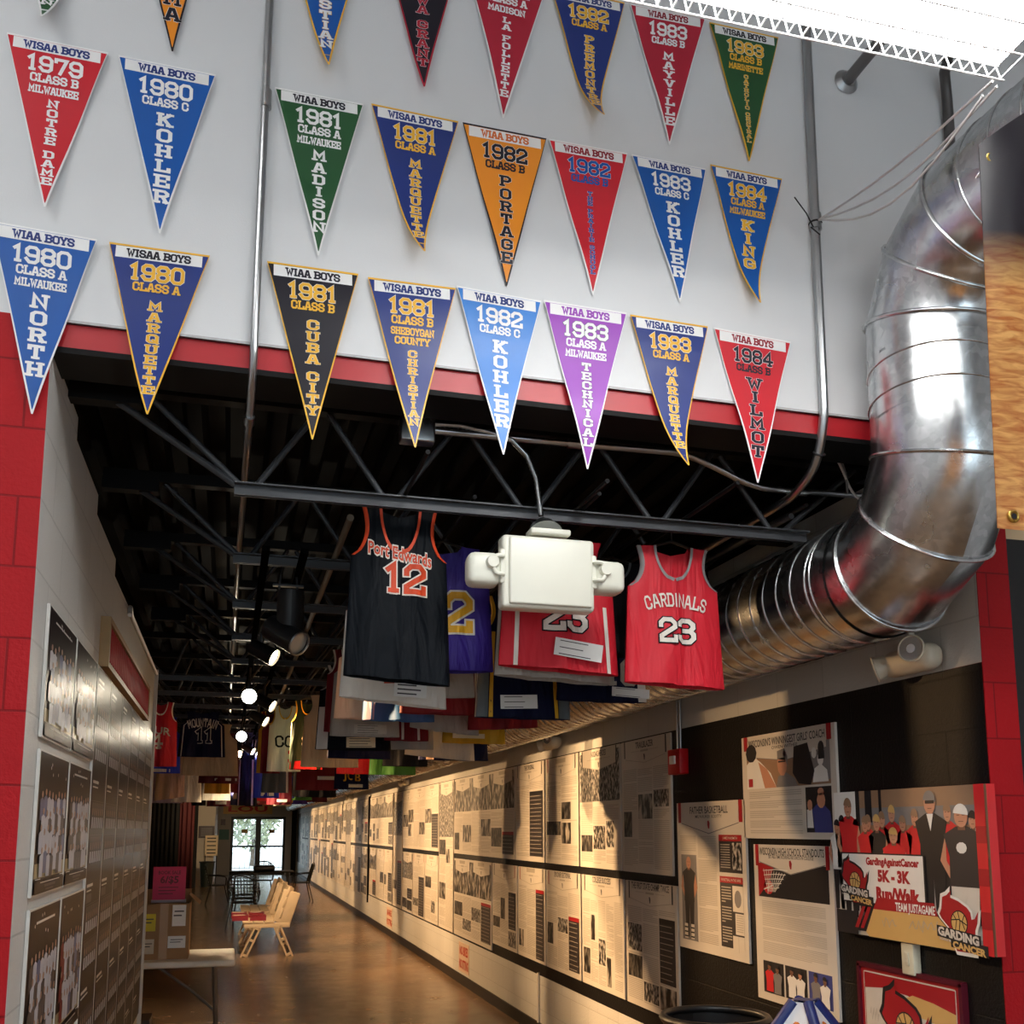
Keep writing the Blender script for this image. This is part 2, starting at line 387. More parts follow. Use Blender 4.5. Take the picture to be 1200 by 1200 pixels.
M_title = mat('poster black print', (28, 26, 28), .45)
M_redprint = mat('poster red print', (165, 24, 34), .45)
M_photo = [photomat('printed photo', (34, 31, 30), (196, 188, 176), 9, 1.3), photomat('printed photo fine', (26, 25, 25), (210, 204, 196), 26, 4.1),
           photomat('printed photo dark', (22, 21, 22), (120, 114, 106), 16, 8.7)]
M_base = mat('black rubber base', (26, 24, 23), .5)

# ------------------------------------------------------------------ the setting
ZW = 3.208; ZB = 3.12; ZT = 5.6
def wallobj(name, build, mats): mb = MB(); build(mb); return struct(mb.build(name, mats))
mb = MB(); mb.box((.5, 17, -.05), (11, 48.4, .1)); struct(mb.build('floor', M_floor))
mb = MB(); mb.box((.5, D+.10, (ZW+ZT)/2), (9, .2, ZT-ZW)); struct(mb.build('wall_front_upper', M_drywall))
mb = MB()
for c, d in (((.5, -7.1, .3), (9, .2, .6)), ((.5, -7.1, (3.4+ZT)/2), (9, .2, ZT-3.4)), ((-3.65, -7.1, 2), (.7, .2, 2.8)), ((4.65, -7.1, 2), (.7, .2, 2.8))): mb.box(c, d)
struct(mb.build('wall_back', M_drywall))
mb = MB()
for k in range(6): mb.box((-3.3+k*1.52, -7.08, 2), (.07, .1, 2.8))
for z in (.64, 3.36): mb.box((.5, -7.08, z), (7.6, .1, .08))
w_ = struct(mb.build('fill_window_1', mat('fill window frame', (60, 62, 66), .4)))  # unseen window, added to fill the front room with daylight
mb = MB(); mb.box((.5, -7.09, 2), (7.56, .008, 2.7)); mb.build('fill_window_pane', M_glass, w_)
mb = MB(); mb.box((-3.9, -1.96, ZT/2), (.2, 10, ZT)); struct(mb.build('wall_room_left', M_drywall))
mb = MB(); mb.box((4.9, -1.96, ZT/2), (.2, 10, ZT)); struct(mb.build('wall_room_right', M_drywall))
mb = MB(); mb.box((.5, -2.0, ZT+.1), (9, 10.4, .2)); struct(mb.build('ceiling_room', mat('white deck ceiling', (215, 215, 215), .7)))
mb = MB(); mb.box((1.0265, D+.075, (ZW-.008+ZB)/2+.003), (XR-XL, .13, ZW-ZB-.014)); mb.box((1.0265, D+.10, ZB-.003), (XR-XL, .19, .018), 1)
struct(mb.build('trim_1', [M_redbeam, M_blacksteel]))
# thin grey bead between drywall and beam
mb = MB(); mb.box((1.0265, D-.0015, ZW-.004), (XR-XL, .003, .008)); struct(mb.build('trim_2', mat('drywall bead', (180, 180, 182), .5)))
mb = MB()
mb.box(((-3.8+XL)/2, D+.10, ZW/2), (XL+3.8, .2, ZW)); struct(mb.build('wall_front_left', M_redblock))
mb = MB(); mb.box((XR+.07, D+.10, ZW/2), (.14, .2, ZW), 0); mb.box(((XR+.14+4.8)/2, D+.10, 1.4), (4.8-XR-.14, .2, 2.8), 1); mb.box(((XR+.14+4.8)/2, D+.10, (2.8+ZW)/2), (4.8-XR-.14, .2, ZW-2.8), 2)
struct(mb.build('wall_front_right', [M_redblock, mat('black display wall', (24, 23, 24), .5), mat('tan wall', (205, 178, 140), .6)]))
# left hall wall with stepped top (blocks cut to the roof deck)
mb = MB(); y0 = D+.2; steps = [(y0, 3.6, 3.13), (3.6, 4.2, 3.05), (4.2, 4.9, 2.97), (4.9, 5.6, 2.89), (5.6, 7.62, 2.86)]
for a, b, z in steps: mb.box((XL-.1, (a+b)/2, z/2), (.2, b-a, z))
mb.box((XL, D+.102, 1.56), (.002, .195, 3.12))
struct(mb.build('wall_left', M_whiteblockY))
mb = MB(); mb.box((XL-.30, 5.45, 1.6), (.2, 4.2, 3.2)); struct(mb.build('wall_left_void_sheet', M_blacksteel))  # black sheet added to stand for the dark void above the wall
# right hall wall: white blocks, black band, white blocks
mb = MB()
for z0, z1, m in ((0, .5, 0), (.5, 2.33, 1), (2.33, 3.2, 2)):
    mb.box((XR+.1, (D+.2+YEND)/2, (z0+z1)/2), (.2, YEND-D-.2, z1-z0), m)
    mb.box((XR, D+.102, (z0+z1)/2), (.002, .195, z1-z0-.001), m)
M_gw = blockmat('grey white painted block', (196, 195, 190), 'Y', .06, .8)
struct(mb.build('wall_right', [M_whiteblockY, M_blackblockY, M_gw]))
mb = MB(); mb.box((XR-.006, (D+.2+YEND)/2, .055), (.012, YEND-D-.2, .11)); struct(mb.build('baseboard_right', M_base))
# corrugated roof deck of the hall
mb = MB(); prof = []; x = -3.8; z0, z1 = 3.2, 3.245
while x < XR+.2:
    prof += [(x, z0), (x+.05, z0), (x+.07, z1), (x+.13, z1)]; x += .15
mb.grid([[(px_, yy, pz) for px_, pz in prof] for yy in (D+.2, 12, 24, YEND)], 0, False)
mb.grid([[(px_, yy, pz+.05) for px_, pz in prof] for yy in (D+.2, 12, 24, YEND)], 0, False, True)
mb.box((-.5, (D+.2+YEND)/2, 3.35), (6.6, YEND-D, .04))
struct(mb.build('ceiling', M_deck))
# left room walls, dark portal and the far end wall
M_beige = mat('beige wall', (206, 196, 180), .6, var=.03)
mb = MB(); mb.box((-3.9, 24, 1.6), (.2, 33.6, 3.2)); struct(mb.build('wall_side_left', M_beige))
mb = MB(); mb.box((-2.3, 7.52, 1.6), (3.0, .2, 3.2)); struct(mb.build('wall_side_near', M_beige))
mb = MB(); mb.box((-3.05, 30.1, 2.82), (4.3, .2, .76)); mb.box((-3.4, 31.3, 1.3), (.6, .2, 2.6)); mb.box((-2.4, 32.3, 1.6), (3, .1, 3.2))
struct(mb.build('wall_portal', mat('black portal', (10, 9, 9), .8)))
mb = MB(); mb.box((-.73, 33.6, 1.6), (.62, .2, 3.2)); mb.box((-.52, 37.3, 1.6), (.2, 7.4, 3.2)); struct(mb.build('wall_side_far', M_beige))
pl, pr = onY(270, 957, YEND), onY(335, 957, YEND)
dx0, dx1, dz = .08, 2.14, 2.22
mb = MB(); mb.box(((-.6+dx0)/2, YEND+.1, 1.6), (dx0+.6, .2, 3.2)); mb.box(((dx1+2.9)/2, YEND+.1, 1.6), (2.9-dx1, .2, 3.2)); mb.box(((dx0+dx1)/2, YEND+.1, (dz+3.2)/2), (dx1-dx0, .2, 3.2-dz))
struct(mb.build('wall_end', mat('grey beige wall', (178, 170, 160), .6)))
M_frame = mat('dark bronze frame', (30, 32, 36), .4, metal=.3)
for i, (a, b) in enumerate(((dx0, (dx0+dx1)/2), ((dx0+dx1)/2, dx1))):
    mb = MB(); w = .1
    mb.box((a+w/2, YEND+.03, dz/2), (w, .06, dz)); mb.box((b-w/2, YEND+.03, dz/2), (w, .06, dz))
    for z, h in ((dz-.05, .1), (1.08, .07), (.06, .12)): mb.box(((a+b)/2, YEND+.03, z), (b-a-2*w, .06, h))
    o = struct(mb.build('door_%d' % (i+1), M_frame))
    g = MB(); g.box(((a+b)/2, YEND+.03, dz/2), (b-a-2*w, .008, dz-.1)); g.build('glass_pane', M_glass, o)
    g = MB(); g.box(((a+b)/2, YEND-.002, 1.66), (.22, .004, .14)); g.build('notice_sticker', mat('orange sticker', (214, 158, 66), .5), o)
    g = MB(); g.tube([(b-.14 if i == 0 else a+.14, YEND-.02, 1.0), (b-.14 if i == 0 else a+.14, YEND-.08, 1.0), (b-.14 if i == 0 else a+.14, YEND-.08, 1.25), (b-.14 if i == 0 else a+.14, YEND-.02, 1.25)], .012); g.build('door_handle', M_conduit, o)
mb = MB(); mb.box((2.47, YEND-.02, 1.4), (.2, .04, 2.8)); struct(mb.build('trim_3', M_blacksteel))
# outdoors beyond the doors
mb = MB(); mb.box((1, 62, -.06), (60, 41, .1)); struct(mb.build('ground_outside', mat('pale paving', (205, 205, 200), .7)))
mb = MB()
for k in range(26): mb.cyl((-1.5+k*.2, 45, 0), (-1.5+k*.2, 45, 1.05), .012, n=6)
for z in (.12, 1.05): mb.cyl((-1.6, 45, z), (3.6, 45, z), .02, n=6)
tag(mb.build('porch_railing', mat('grey railing', (120, 122, 124), .5)), 'grey porch railing outside the glass double doors', 'railing')
M_leaf = mat('pale foliage', (150, 156, 126), .8, var=.5, scale=3)
for k, (x, h) in enumerate(((-1.75, 4.6), (1.15, 5.0), (4.05, 4.7))):
    t = thing('tree', 'bushy tree outdoors, %s seen through the glass doors' % ('leftmost', 'middle one', 'rightmost')[k], 'tree', (x, 51, 0), 'trees beyond the doors')
    mb = MB(); mb.tube([(0, 0, 0), (.05, 0, 1), (0, 0, 2)], .12, 8); mb.build('trunk', mat('bark', (90, 78, 66), .9), t)
    mb = MB()
    for q in range(900):
        a, b, r = random.uniform(0, 6.28), random.uniform(-1, 1), random.uniform(.6, 1)
        c = Vector((math.cos(a)*math.sqrt(1-b*b)*1.28*r, math.sin(a)*math.sqrt(1-b*b)*1.2*r, 2.7+b*r*(h-2.7)*.9)); s_ = .17
        e = Vector((random.uniform(-1, 1), random.uniform(-1, 1), random.uniform(-1, 1))).normalized(); f = e.orthogonal().normalized()
        mb.poly([c-e*s_, c+f*s_*.6, c+e*s_, c-f*s_*.6])
    mb.build('crown', M_leaf, t)

# ------------------------------------------------------------------ bar joists under the deck
def joist(Y, label, xl=XL, nl=0):
    t = thing('bar_joist', label, 'roof joist', (0, Y, 0), 'steel bar joists across the hall')
    zb, zt = 2.855, 3.175
    mb = MB()
    ca, cb = (-.025 if not nl else xl+.5), 2.125
    for s_ in (-1, 1):
        mb.box(((ca+cb)/2, s_*.022, zb+.017), (cb-ca, .030, .005)); mb.box(((ca+cb)/2, s_*.010, zb), (cb-ca, .005, .036))
    mb.build('bottom_chord', M_steel, t)
    mb = MB(); mb.box(((xl+XR)/2, 0, zt), (XR-xl-.004, .05, .045)); mb.box((xl+.11, 0, zt-.04), (.22, .06, .05)); mb.box((XR-.11, 0, zt-.04), (.22, .06, .05))
    mb.build('top_chord', M_blacksteel, t)  # lintel shade put into the colour: top chord black, lower steel grey
    mb = MB(); nodes = [.02, .50, 1.0, 1.5, 2.0]
    tops = [-.33, .26, .75, 1.25, 1.75, 2.38]
    for q in range(nl): nodes.insert(0, .02-.5*(q+1)); tops.insert(0, tops[0]-.5)
    mb.cyl((xl+.14, 0, zt-.05), (ca+.015, 0, zb+.01), .0125, n=8)
    for i, nx in enumerate(nodes):
        for tx, o_ in ((tops[i], -.02), (tops[i+1], .02)):
            mb.cyl((nx+o_, 0, zb+.01), (tx-o_ if True else tx, 0, zt-.02), .0115, n=8)
    mb.build('web', M_steel, t); return t
ORD = ['first', 'second', 'third', 'fourth', 'fifth', 'sixth', 'seventh', 'eighth', 'ninth', 'tenth', 'eleventh', 'twelfth', 'thirteenth', 'fourteenth']
SJ = .907
j0 = joist(3.4, 'steel bar joist with angled webs, nearest one behind the red beam')
SJ = .907
for k in range(1, 40):
    lab = 'black steel bar joist over the hall, %s behind the red beam' % ORD[k] if k < 14 else 'black steel bar joist deep in the hall above the jerseys'
    if k < 5 or k > 32: clone(j0, (0, 3.4+SJ*k, 0), lab)
    elif k == 5: j1 = joist(3.4+SJ*k, lab, -3.6, 6)
    else: clone(j1, (0, 3.4+SJ*k, 0), lab)
mb = MB()

# ------------------------------------------------------------------ spiral duct
DXc, DR = 2.285, .23; DYv = 2.785; ZH = 2.66; ZU = 3.71
def bend(c, R, a0, a1, n=3):   # circumscribed polygon of an arc in the YZ plane
    out = []; st = (a1-a0)/n
    for i in range(n):
        a = a0+st*(i+.5); k = R/math.cos(st/2); out.append(Vector((DXc, c[0]+math.cos(a)*k, c[1]+math.sin(a)*k)))
    return out
duct = thing('spiral_duct', 'large galvanised spiral duct dropping beside the pennants and running down the hall', 'duct', (0, 0, 0))
R1, R2 = .42, .36
low = bend((DYv+R1, ZH+R1), R1, math.pi, 1.5*math.pi)
up = bend((DYv-R2, ZU-R2), R2, math.pi/2, 0)
def ductpipe(name, path, seams, wide=()):
    mb = MB(); mb.tube(path, DR, 48, 0, False)
    for c, ax, rr in seams: mb.ring(c, ax, DR+.001, rr, 0, 48, 6)
    return mb.build(name, M_galv, duct)
H0 = Vector((DXc, DYv+R1+.02, ZH))
seams = []; y = H0.y+.06
while y < 40.5:
    seams.append(((DXc, y, ZH), (.10, 1, 0), .0060)); y += .105 if y < 14 else .21
ductpipe('hall_run', [H0, (DXc, 40.9, ZH)], seams)
def mitre(path):   # seam ring on each joint of an elbow
    mb = MB(); mb.tube(path, DR, 48, 0, False)
    for k in range(1, len(path)-1):
        d1 = (path[k]-path[k-1]).normalized(); d2 = (path[k+1]-path[k]).normalized(); ax = (d1+d2).normalized(); bn = (d2-d1).normalized(); cs = d1.dot(ax)
        e = Vector((1, 0, 0)); pts = []
        for j in range(48):
            a = 2*math.pi*j/48; pts.append(path[k]+e*math.cos(a)*(DR+.003)+bn*math.sin(a)*(DR+.003)/cs)
        mb.tube(pts, .007, 6, 0, False, closed=True)
    return mb
pa = [Vector((DXc, DYv, ZH+R1+.0))]+low+[Vector((DXc, DYv+R1, ZH)), Vector((DXc, DYv+R1+.03, ZH))]
pl_ = [Vector((DXc, DYv, ZH+R1+.03))]+low+[Vector((DXc, DYv+R1+.04, ZH))]
mitre(pl_).build('lower_elbow', M_galv, duct)
pu = [Vector((DXc, DYv-R2-.04, ZU))]+up+[Vector((DXc, DYv, ZU-R2-.03))]
mitre(pu).build('upper_elbow', M_galv, duct)
z0, z1 = ZH+R1+.02, ZU-R2-.02; seams = []; z = z0+.05
while z < z1: seams.append(((DXc, DYv, z), (.10, .05, 1), .0035)); z += .115
ductpipe('drop', [(DXc, DYv, z0), (DXc, DYv, z1)], seams)
seams = []; y = DYv-R2-.08
while y > -2.8: seams.append(((DXc, y, ZU), (.1, 1, 0), .004)); y -= .13
ductpipe('overhead_run', [(DXc, DYv-R2-.02, ZU), (DXc, -3, ZU)], seams)
mb = MB(); mb.cyl((DXc, DYv+R1-.03, ZH), (DXc, DYv+R1+.06, ZH), DR+.006, n=48, cap=False); mb.ring((DXc, DYv+R1+.06, ZH), (0, 1, 0), DR+.006, .005, 0, 48)
mb.build('joint_sleeve', M_galv, duct)

# ------------------------------------------------------------------ pennants on the white wall
def C(n, rgb, rough=.3): return mat('pennant '+n, rgb, rough+.08, var=.03, coat=.03, spec=.35)
P_ROY, P_NAV, P_RED, P_GRN, P_ORG, P_BLK, P_LBL, P_PUR, P_CRM = (C('royal blue', (18, 84, 164)), C('navy', (32, 52, 122)), C('red', (196, 32, 46)), C('green', (36, 84, 48)),
    C('orange', (232, 142, 36)), C('black', (24, 22, 34)), C('sky blue', (58, 126, 204)), C('purple', (146, 62, 176)), C('crimson', (176, 34, 56)))
P_W, P_G, P_K, P_NB = C('white', (236, 236, 236)), C('gold', (232, 178, 56)), C('ink', (28, 26, 40)), C('blue ink', (34, 54, 120))
P_DR = C('dark red ink', (140, 24, 40)); P_PINK = C('pink', (240, 110, 120)); P_OI = C('orange ink', (216, 112, 50))
PROW = ['upper', 'middle', 'lower']
def pennant(pts, field, edge, head, hink, ink, out, year, cls, city, name, label, curl=0, band=None, r1=None, band_edge=None):
    TLp, TRp, TPp = [onY(px_, py_, D-.010) for px_, py_ in pts]
    mid = (TLp+TRp)/2; a = TRp-TLp; tv = TPp-mid; Wd = a.length; Hh = tv.length
    def f0(u, v, off):
        # u in metres from centre line, v = 0..1 down
        p = mid+a*(u/Wd)+tv*v
        c = max(0, v-.62)
        p.y -= off+.012*v*(1-v)+abs(curl)*c*c*.55+.004*math.sin(v*9+Wd*90)
        p.x += curl*c*c*.09
        return p
    mb = MB(); ms = [field, edge, P_W, hink, ink, out, band or field]
    n = 14; V = [i/n for i in range(n)]+[.985]
    hw = lambda v: Wd/2*(1-v)
    mb.grid([[f0(s*hw(v), v, 0) for s in (-1, -.5, 0, .5, 1)] for v in V], 1, True, True)
    mb.grid([[f0(s*hw(v), v, -.0016) for s in (-1, -.5, 0, .5, 1)] for v in V], 1, True)
    mb.grid([[f0(s*hw(v)*(1-.026/(1-v+.04)), .012+v*.965, .0005) for s in (-1, -.5, 0, .5, 1)] for v in V], 0, True, True)
    F = lambda off: (lambda x, y: f0(x, -y/Hh, off))
    put(mb, [rect(-hw(.078)*.93, -.080*Hh, hw(.078)*.93, -.014*Hh)], F(.0009), 2)
    w0 = hw(.10)*1.62
    put(mb, text_row(head, 0, -.047*Hh, .038*Hh, .8, w0), F(.0013), 3)
    def two(fn, o):
        if out: put(mb, fn(1.25), F(.0013), 5)
        put(mb, fn(o), F(.0019), 4)
    two(lambda h: text_row(year, 0, -.151*Hh, .080*Hh, h*.66, Wd*.56), 1)
    put(mb, text_row(cls, 0, -.234*Hh, .040*Hh, .75, Wd*.46), F(.0019), 4)
    v0 = .285
    for k, ct in enumerate(city or []):
        put(mb, text_row(ct, 0, -(.298+.054*k)*Hh, .036*Hh, .75, hw(.292+.056*k)*1.35), F(.0019), 4); v0 += .058
    n_ = sum(.55 if c == ' ' else 1 for c in name); v1 = min(.86 if n_ > 6 else .83, v0+.092*n_)
    if len(name) > 7 and not city: v0 += .02
    wid = min(.16*Wd, (v1-v0)*Hh/n_*1.0, 1.7*hw(v1-.02))
    two(lambda h: text_stack(name, 0, -v0*Hh, -v1*Hh, wid, .72*h), 1)
    if out is None: ms[5] = ink
    o = mb.build('pennant', ms); tag(o, label, 'pennant', 'championship pennants on the wall'); return o
WB, WS = 'WIAA BOYS', 'WISAA BOYS'
# upper row (partly above the frame)
PEN = [
 ([(-6, -166), (116, -142), (60, 48)], P_GRN, P_W, WB, P_K, P_W, None, '1979', 'CLASS A', None, 'WASHINGTON', 'green pennant, leftmost of upper row, only its tip in view', -1.2),
 ([(148, -156), (254, -132), (202, 64)], P_ORG, P_K, WB, P_OI, P_K, P_W, '1979', 'CLASS B', None, 'ALGOMA', 'orange pennant with black letters and tip beside the left conduit, upper row', 0),
 ([(328, -120), (436, -96), (380, 92)], P_ROY, P_G, WS, P_NB, P_W, P_G, '1981', 'CLASS B', None, 'CHRISTIAN', 'blue pennant with gold edged letters right of left conduit, upper row', .8),
 ([(444, -96), (546, -74), (494, 110)], P_BLK, P_CRM, WB, P_K, P_CRM, P_W, '1982', 'CLASS C', None, 'IOWA GRANT', 'black pennant with red outlined letters in the upper row', .4),
 ([(545, -54), (645, -28), (590, 140)], P_CRM, P_W, WB, P_DR, P_W, None, '1982', 'CLASS A', ['MADISON'], 'LA FOLLETTE', 'crimson pennant with narrow white stacked name, left of navy one in upper row', 0),
 ([(645, -16), (732, 3), (693, 156)], P_NAV, P_G, WS, P_NB, P_G, P_W, '1982', 'CLASS A', None, 'PREMONTRE', 'navy and gold pennant dated 1982 in the upper row', 1.2),
 ([(738, 5), (826, 22), (785, 171)], P_CRM, P_W, WB, P_DR, P_W, None, '1983', 'CLASS B', None, 'MAYVILLE', 'crimson pennant dated 1983 under the bright lamp, upper row', 0),
 ([(831, 26), (912, 44), (878, 191)], P_GRN, P_G, WS, P_K, P_G, P_W, '1983', 'CLASS B', ['MARINETTE'], 'CATHOLIC CENTRAL', 'green pennant with gold letters, rightmost of upper row under lamp', 0),
 # middle row
 ([(8, 38), (127, 62), (52, 250)], P_RED, P_W, WS, P_NB, P_W, None, '1979', 'CLASS B', ['MILWAUKEE'], 'NOTRE DAME', 'red pennant dated 1979, leftmost of middle row', .3),
 ([(139, 65), (253, 88), (187, 276)], P_ROY, P_W, WB, P_NB, P_W, None, '1980', 'CLASS C', None, 'KOHLER', 'royal blue pennant dated 1980, class C, left of conduit', 0),
 ([(322, 102), (426, 122), (373, 302)], P_GRN, P_W, WB, P_K, P_W, None, '1981', 'CLASS A', ['MILWAUKEE'], 'MADISON', 'green pennant with white letters dated 1981, middle row', 0),
 ([(435, 122), (537, 143), (487, 313)], P_NAV, P_G, WS, P_NB, P_G, P_W, '1981', 'CLASS A', None, 'MARQUETTE', 'navy pennant with gold letters dated 1981, class A, middle row', 1.2),
 ([(542, 144), (640, 163), (594, 337)], P_ORG, P_K, WB, P_OI, P_K, P_W, '1982', 'CLASS B', None, 'PORTAGE', 'orange pennant with black letters dated 1982', 0),
 ([(643, 163), (735, 180), (695, 348)], P_RED, P_W, WS, P_DR, P_ROY, P_W, '1982', 'CLASS B', None, 'THE PRAIRIE SCHOOL', 'red pennant with blue letters dated 1982, middle row', 0),
 ([(740, 181), (827, 198), (797, 356)], P_ROY, P_W, WB, P_NB, P_W, None, '1983', 'CLASS C', None, 'KOHLER', 'royal blue pennant with white letters dated 1983', 0),
 ([(832, 193), (916, 210), (879, 366)], P_ROY, P_G, WB, P_NB, P_G, P_W, '1984', 'CLASS A', ['MILWAUKEE'], 'KING', 'blue pennant with gold letters dated 1984, rightmost of middle row', .8),
 # lower row
 ([(-10, 259), (114, 281), (37, 488)], P_ROY, P_W, WB, P_NB, P_W, None, '1980', 'CLASS A', ['MILWAUKEE'], 'NORTH', 'royal blue pennant, leftmost of lower row, hanging over red block', 0),
 ([(128, 284), (246, 300), (170, 497)], P_NAV, P_G, WS, P_K, P_G, P_W, '1980', 'CLASS A', None, 'MARQUETTE', 'navy pennant with gold letters dated 1980, lower row', .8),
 ([(313, 306), (420, 321), (366, 518)], P_BLK, P_G, WB, P_K, P_G, P_W, '1981', 'CLASS B', None, 'CUBA CITY', 'black pennant with gold letters and edge, right of left conduit', 0),
 ([(431, 325), (534, 338), (484, 530)], P_NAV, P_G, WS, P_NB, P_G, P_W, '1981', 'CLASS B', ['SHEBOYGAN', 'COUNTY'], 'CHRISTIAN', 'navy and gold pennant dated 1981, class B, over the junction box', .3),
 ([(535, 335), (634, 353), (588, 537)], P_LBL, P_W, WB, P_NB, P_W, None, '1982', 'CLASS C', None, 'KOHLER', 'light blue pennant dated 1982, lower row', .2),
 ([(637, 352), (734, 367), (689, 552)], P_PUR, P_W, WB, P_PUR, P_W, P_GRN, '1983', 'CLASS A', ['MILWAUKEE'], 'TECHNICAL', 'purple pennant dated 1983 in the lower row', 0),
 ([(738, 369), (829, 383), (793, 556)], P_NAV, P_G, WS, P_NB, P_G, P_W, '1983', 'CLASS A', None, 'MARQUETTE', 'navy pennant with gold letters dated 1983, right of purple one', 1.0),
 ([(836, 384), (926, 401), (889, 568)], P_RED, P_W, WB, P_DR, P_K, P_W, '1984', 'CLASS B', None, 'WILMOT', 'red pennant with black letters dated 1984, rightmost of lower row', 0),
]
for (pts, fld, edge, hd, hink, ink, out, yr, cl, cty, nm, lab, curl) in PEN:
    pennant(pts, fld, edge, hd, hink, ink, out, yr, cl, cty, nm, lab, curl)

# ------------------------------------------------------------------ conduits, cables, junction boxes
def conduit(name, label, path, r=.0135, couplings=(), m=M_conduit, cat='conduit'):
    t = thing(name, label, cat)
    mb = MB(); mb.tube(path, r, 12); mb.build('pipe', m, t)
    for a, b in couplings:
        mb = MB(); mb.cyl(a, b, r*1.35, n=12); mb.build('coupling', m, t)
    return t
def arcpath(pts, n=6):
    """round the corners of a polyline"""
    P = [Vector(p) for p in pts]; out = [P[0]]
    for i in range(1, len(P)-1):
        a, b, c = P[i-1], P[i], P[i+1]; r = min(.12, (b-a).length*.45, (c-b).length*.45)
        p0 = b+(a-b).normalized()*r; p1 = b+(c-b).normalized()*r
        for k in range(n+1):
            s = k/n; out.append(p0*(1-s)**2+b*2*s*(1-s)+p1*s*s)
    return out+[P[-1]]
conduit('wall_conduit', 'thin steel conduit at left running down the wall into the hall ceiling',
        arcpath([(.033, D-.018, 5.5), (.018, D-.018, 3.10), (.012, D+.20, 2.98), (-.004, 4.6, 2.95), (-.03, 9, 2.94), (-.05, 20, 2.94)]), .0125,
        [((.027, D-.018, 3.99), (.027, D-.018, 4.05)), ((.014, D+.12, 3.02), (.013, D+.15, 3.005))])
conduit('wall_conduit', 'thicker steel conduit right of the pennants bending back under the red beam',
        arcpath([(1.985, D-.022, 5.5), (1.985, D-.022, 3.17), (1.985, D+.04, 3.02), (1.985, D+.2, 2.96), (1.985, 16, 2.94)]), .0165,
        [((1.985, D-.022, 3.90), (1.985, D-.022, 3.96))])
pH = [onY(x_, y_, 3.335) for x_, y_ in ((508, 505), (665, 520), (800, 531), (835, 546), (885, 572), (1018, 581))]
pH = [Vector((p.x, 3.335, p.z)) for p in pH]; pH[-1].x = 2.5
conduit('ceiling_conduit', 'steel conduit running sideways in front of the first joist from the junction box', arcpath(pH), .0115,
        [((pH[1].x, 3.335, pH[1].z), (pH[1].x+.05, 3.335, pH[1].z)), ((2.05, 3.335, pH[4].z+.003), (2.10, 3.335, pH[4].z+.003))])
jb = onY(489, 503, 3.33)
t = thing('junction_box', 'square galvanised junction box behind the navy pennant tips', 'junction box', (jb.x, 3.335, jb.z))
mb = MB(); mb.rbox((0, 0, 0), (.12, .06, .10), .006); mb.build('box_body', M_conduit, t)
mb = MB(); mb.disc((.03, -.031, .02), (0, -1, 0), .014); mb.cyl((.03, -.028, .02), (.03, -.034, .02), .014, n=12); mb.build('knockout', M_steel, t)
fl = [onY(x_, y_, 3.33) for x_, y_ in ((508, 497), (540, 499), (570, 506), (600, 516), (618, 535), (628, 560), (632, 590), (634, 606))]
mb = MB(); pp = []
for i in range(len(fl)-1):
    for k in range(12): pp.append(fl[i].lerp(fl[i+1], k/12))
mb.tube(pp, .010, 10, rad=[.0105 if i % 2 else .0085 for i in range(len(pp))])
tag(mb.build('flexible_conduit', M_conduit), 'ribbed flexible conduit arching from junction box to the emergency light', 'conduit')
# sprinkler pipe, dark conduit elbow, cables
t = thing('sprinkler_pipe', 'pipe entering the upper wall through a round chrome collar', 'pipe', (2.16, D, 4.55))
mb = MB(); mb.cyl((0, 0, 0), (0, -2.4, 0), .022, n=14); mb.build('pipe', mat('grey pipe', (112, 110, 110), .4, metal=.3), t)
mb = MB(); mb.cyl((0, -.003, 0), (0, -.02, 0), .05, .03, n=20); mb.build('collar', M_conduit, t)
conduit('wall_conduit', 'dark bent conduit near the duct high on the wall', [(2.585, D-.022, 4.0), (2.598, D-.022, 4.43), (2.59, D-.03, 4.54), (2.56, D-.06, 4.63), (2.50, D-.2, 4.69), (2.44, D-.6, 4.71), (2.44, D-2.4, 4.71)], .02, m=mat('dark conduit', (84, 82, 82), .4, metal=.4))
kn = Vector((1.985, D-.045, 3.925))
for k, (x_, y_, Y_) in enumerate(((1163, 95, 2.02), (1168, 101, 2.03), (1152, 112, 2.06))):
    e = onY(x_, y_, Y_); q = [kn.lerp(e, s/8)+Vector((0, 0, -.05*math.sin(math.pi*s/8)*(k+.5))) for s in range(9)]
    mb = MB(); mb.tube(q, .004, 6)
    tag(mb.build('cable', mat('grey cable', (196, 194, 194), .5)), 'thin grey cable from the right conduit up to the lamp, %s of three' % ('topmost', 'middle', 'lowest')[k], 'cable', 'cables to the lamp')
mb = MB(); mb.tube([onY(953, 266, D-.05), onY(945, 250, D-.08), onY(931, 231, D-.10)], .0025, 6)
mb.ring((1.985, D-.022, 3.925), (0, 0, 1), .021, .004, 0, 14); mb.tube([onY(950, 266, D-.05), onY(961, 275, D-.06)], .0025, 6)
tag(mb.build('cable_tie', BLACK), 'black cable tie with a long tail on the right conduit', 'cable tie')
for k, pts in enumerate((((963, 502), (970, 520), (985, 545), (997, 575), (1012, 591)), ((965, 500), (975, 515), (985, 535), (992, 560), (993, 578)))):
    mb = MB(); mb.tube(arcpath([onY(x_, y_, 3.3) for x_, y_ in pts]), .005, 8)
    tag(mb.build('cable', mat('white cable', (205, 202, 198), .5) if k == 0 else mat('grey cable dark', (128, 126, 124), .5)), ('white' if k == 0 else 'grey')+' cable dropping from the right conduit to the duct', 'cable')
mb = MB(); mb.ring((1.985, D+.02, 3.06), (0, .8, -1), .02, .004, 0, 14)
tag(mb.build('cable_tie', BLACK), 'black cable tie at the bend of the right conduit below the beam', 'cable tie')
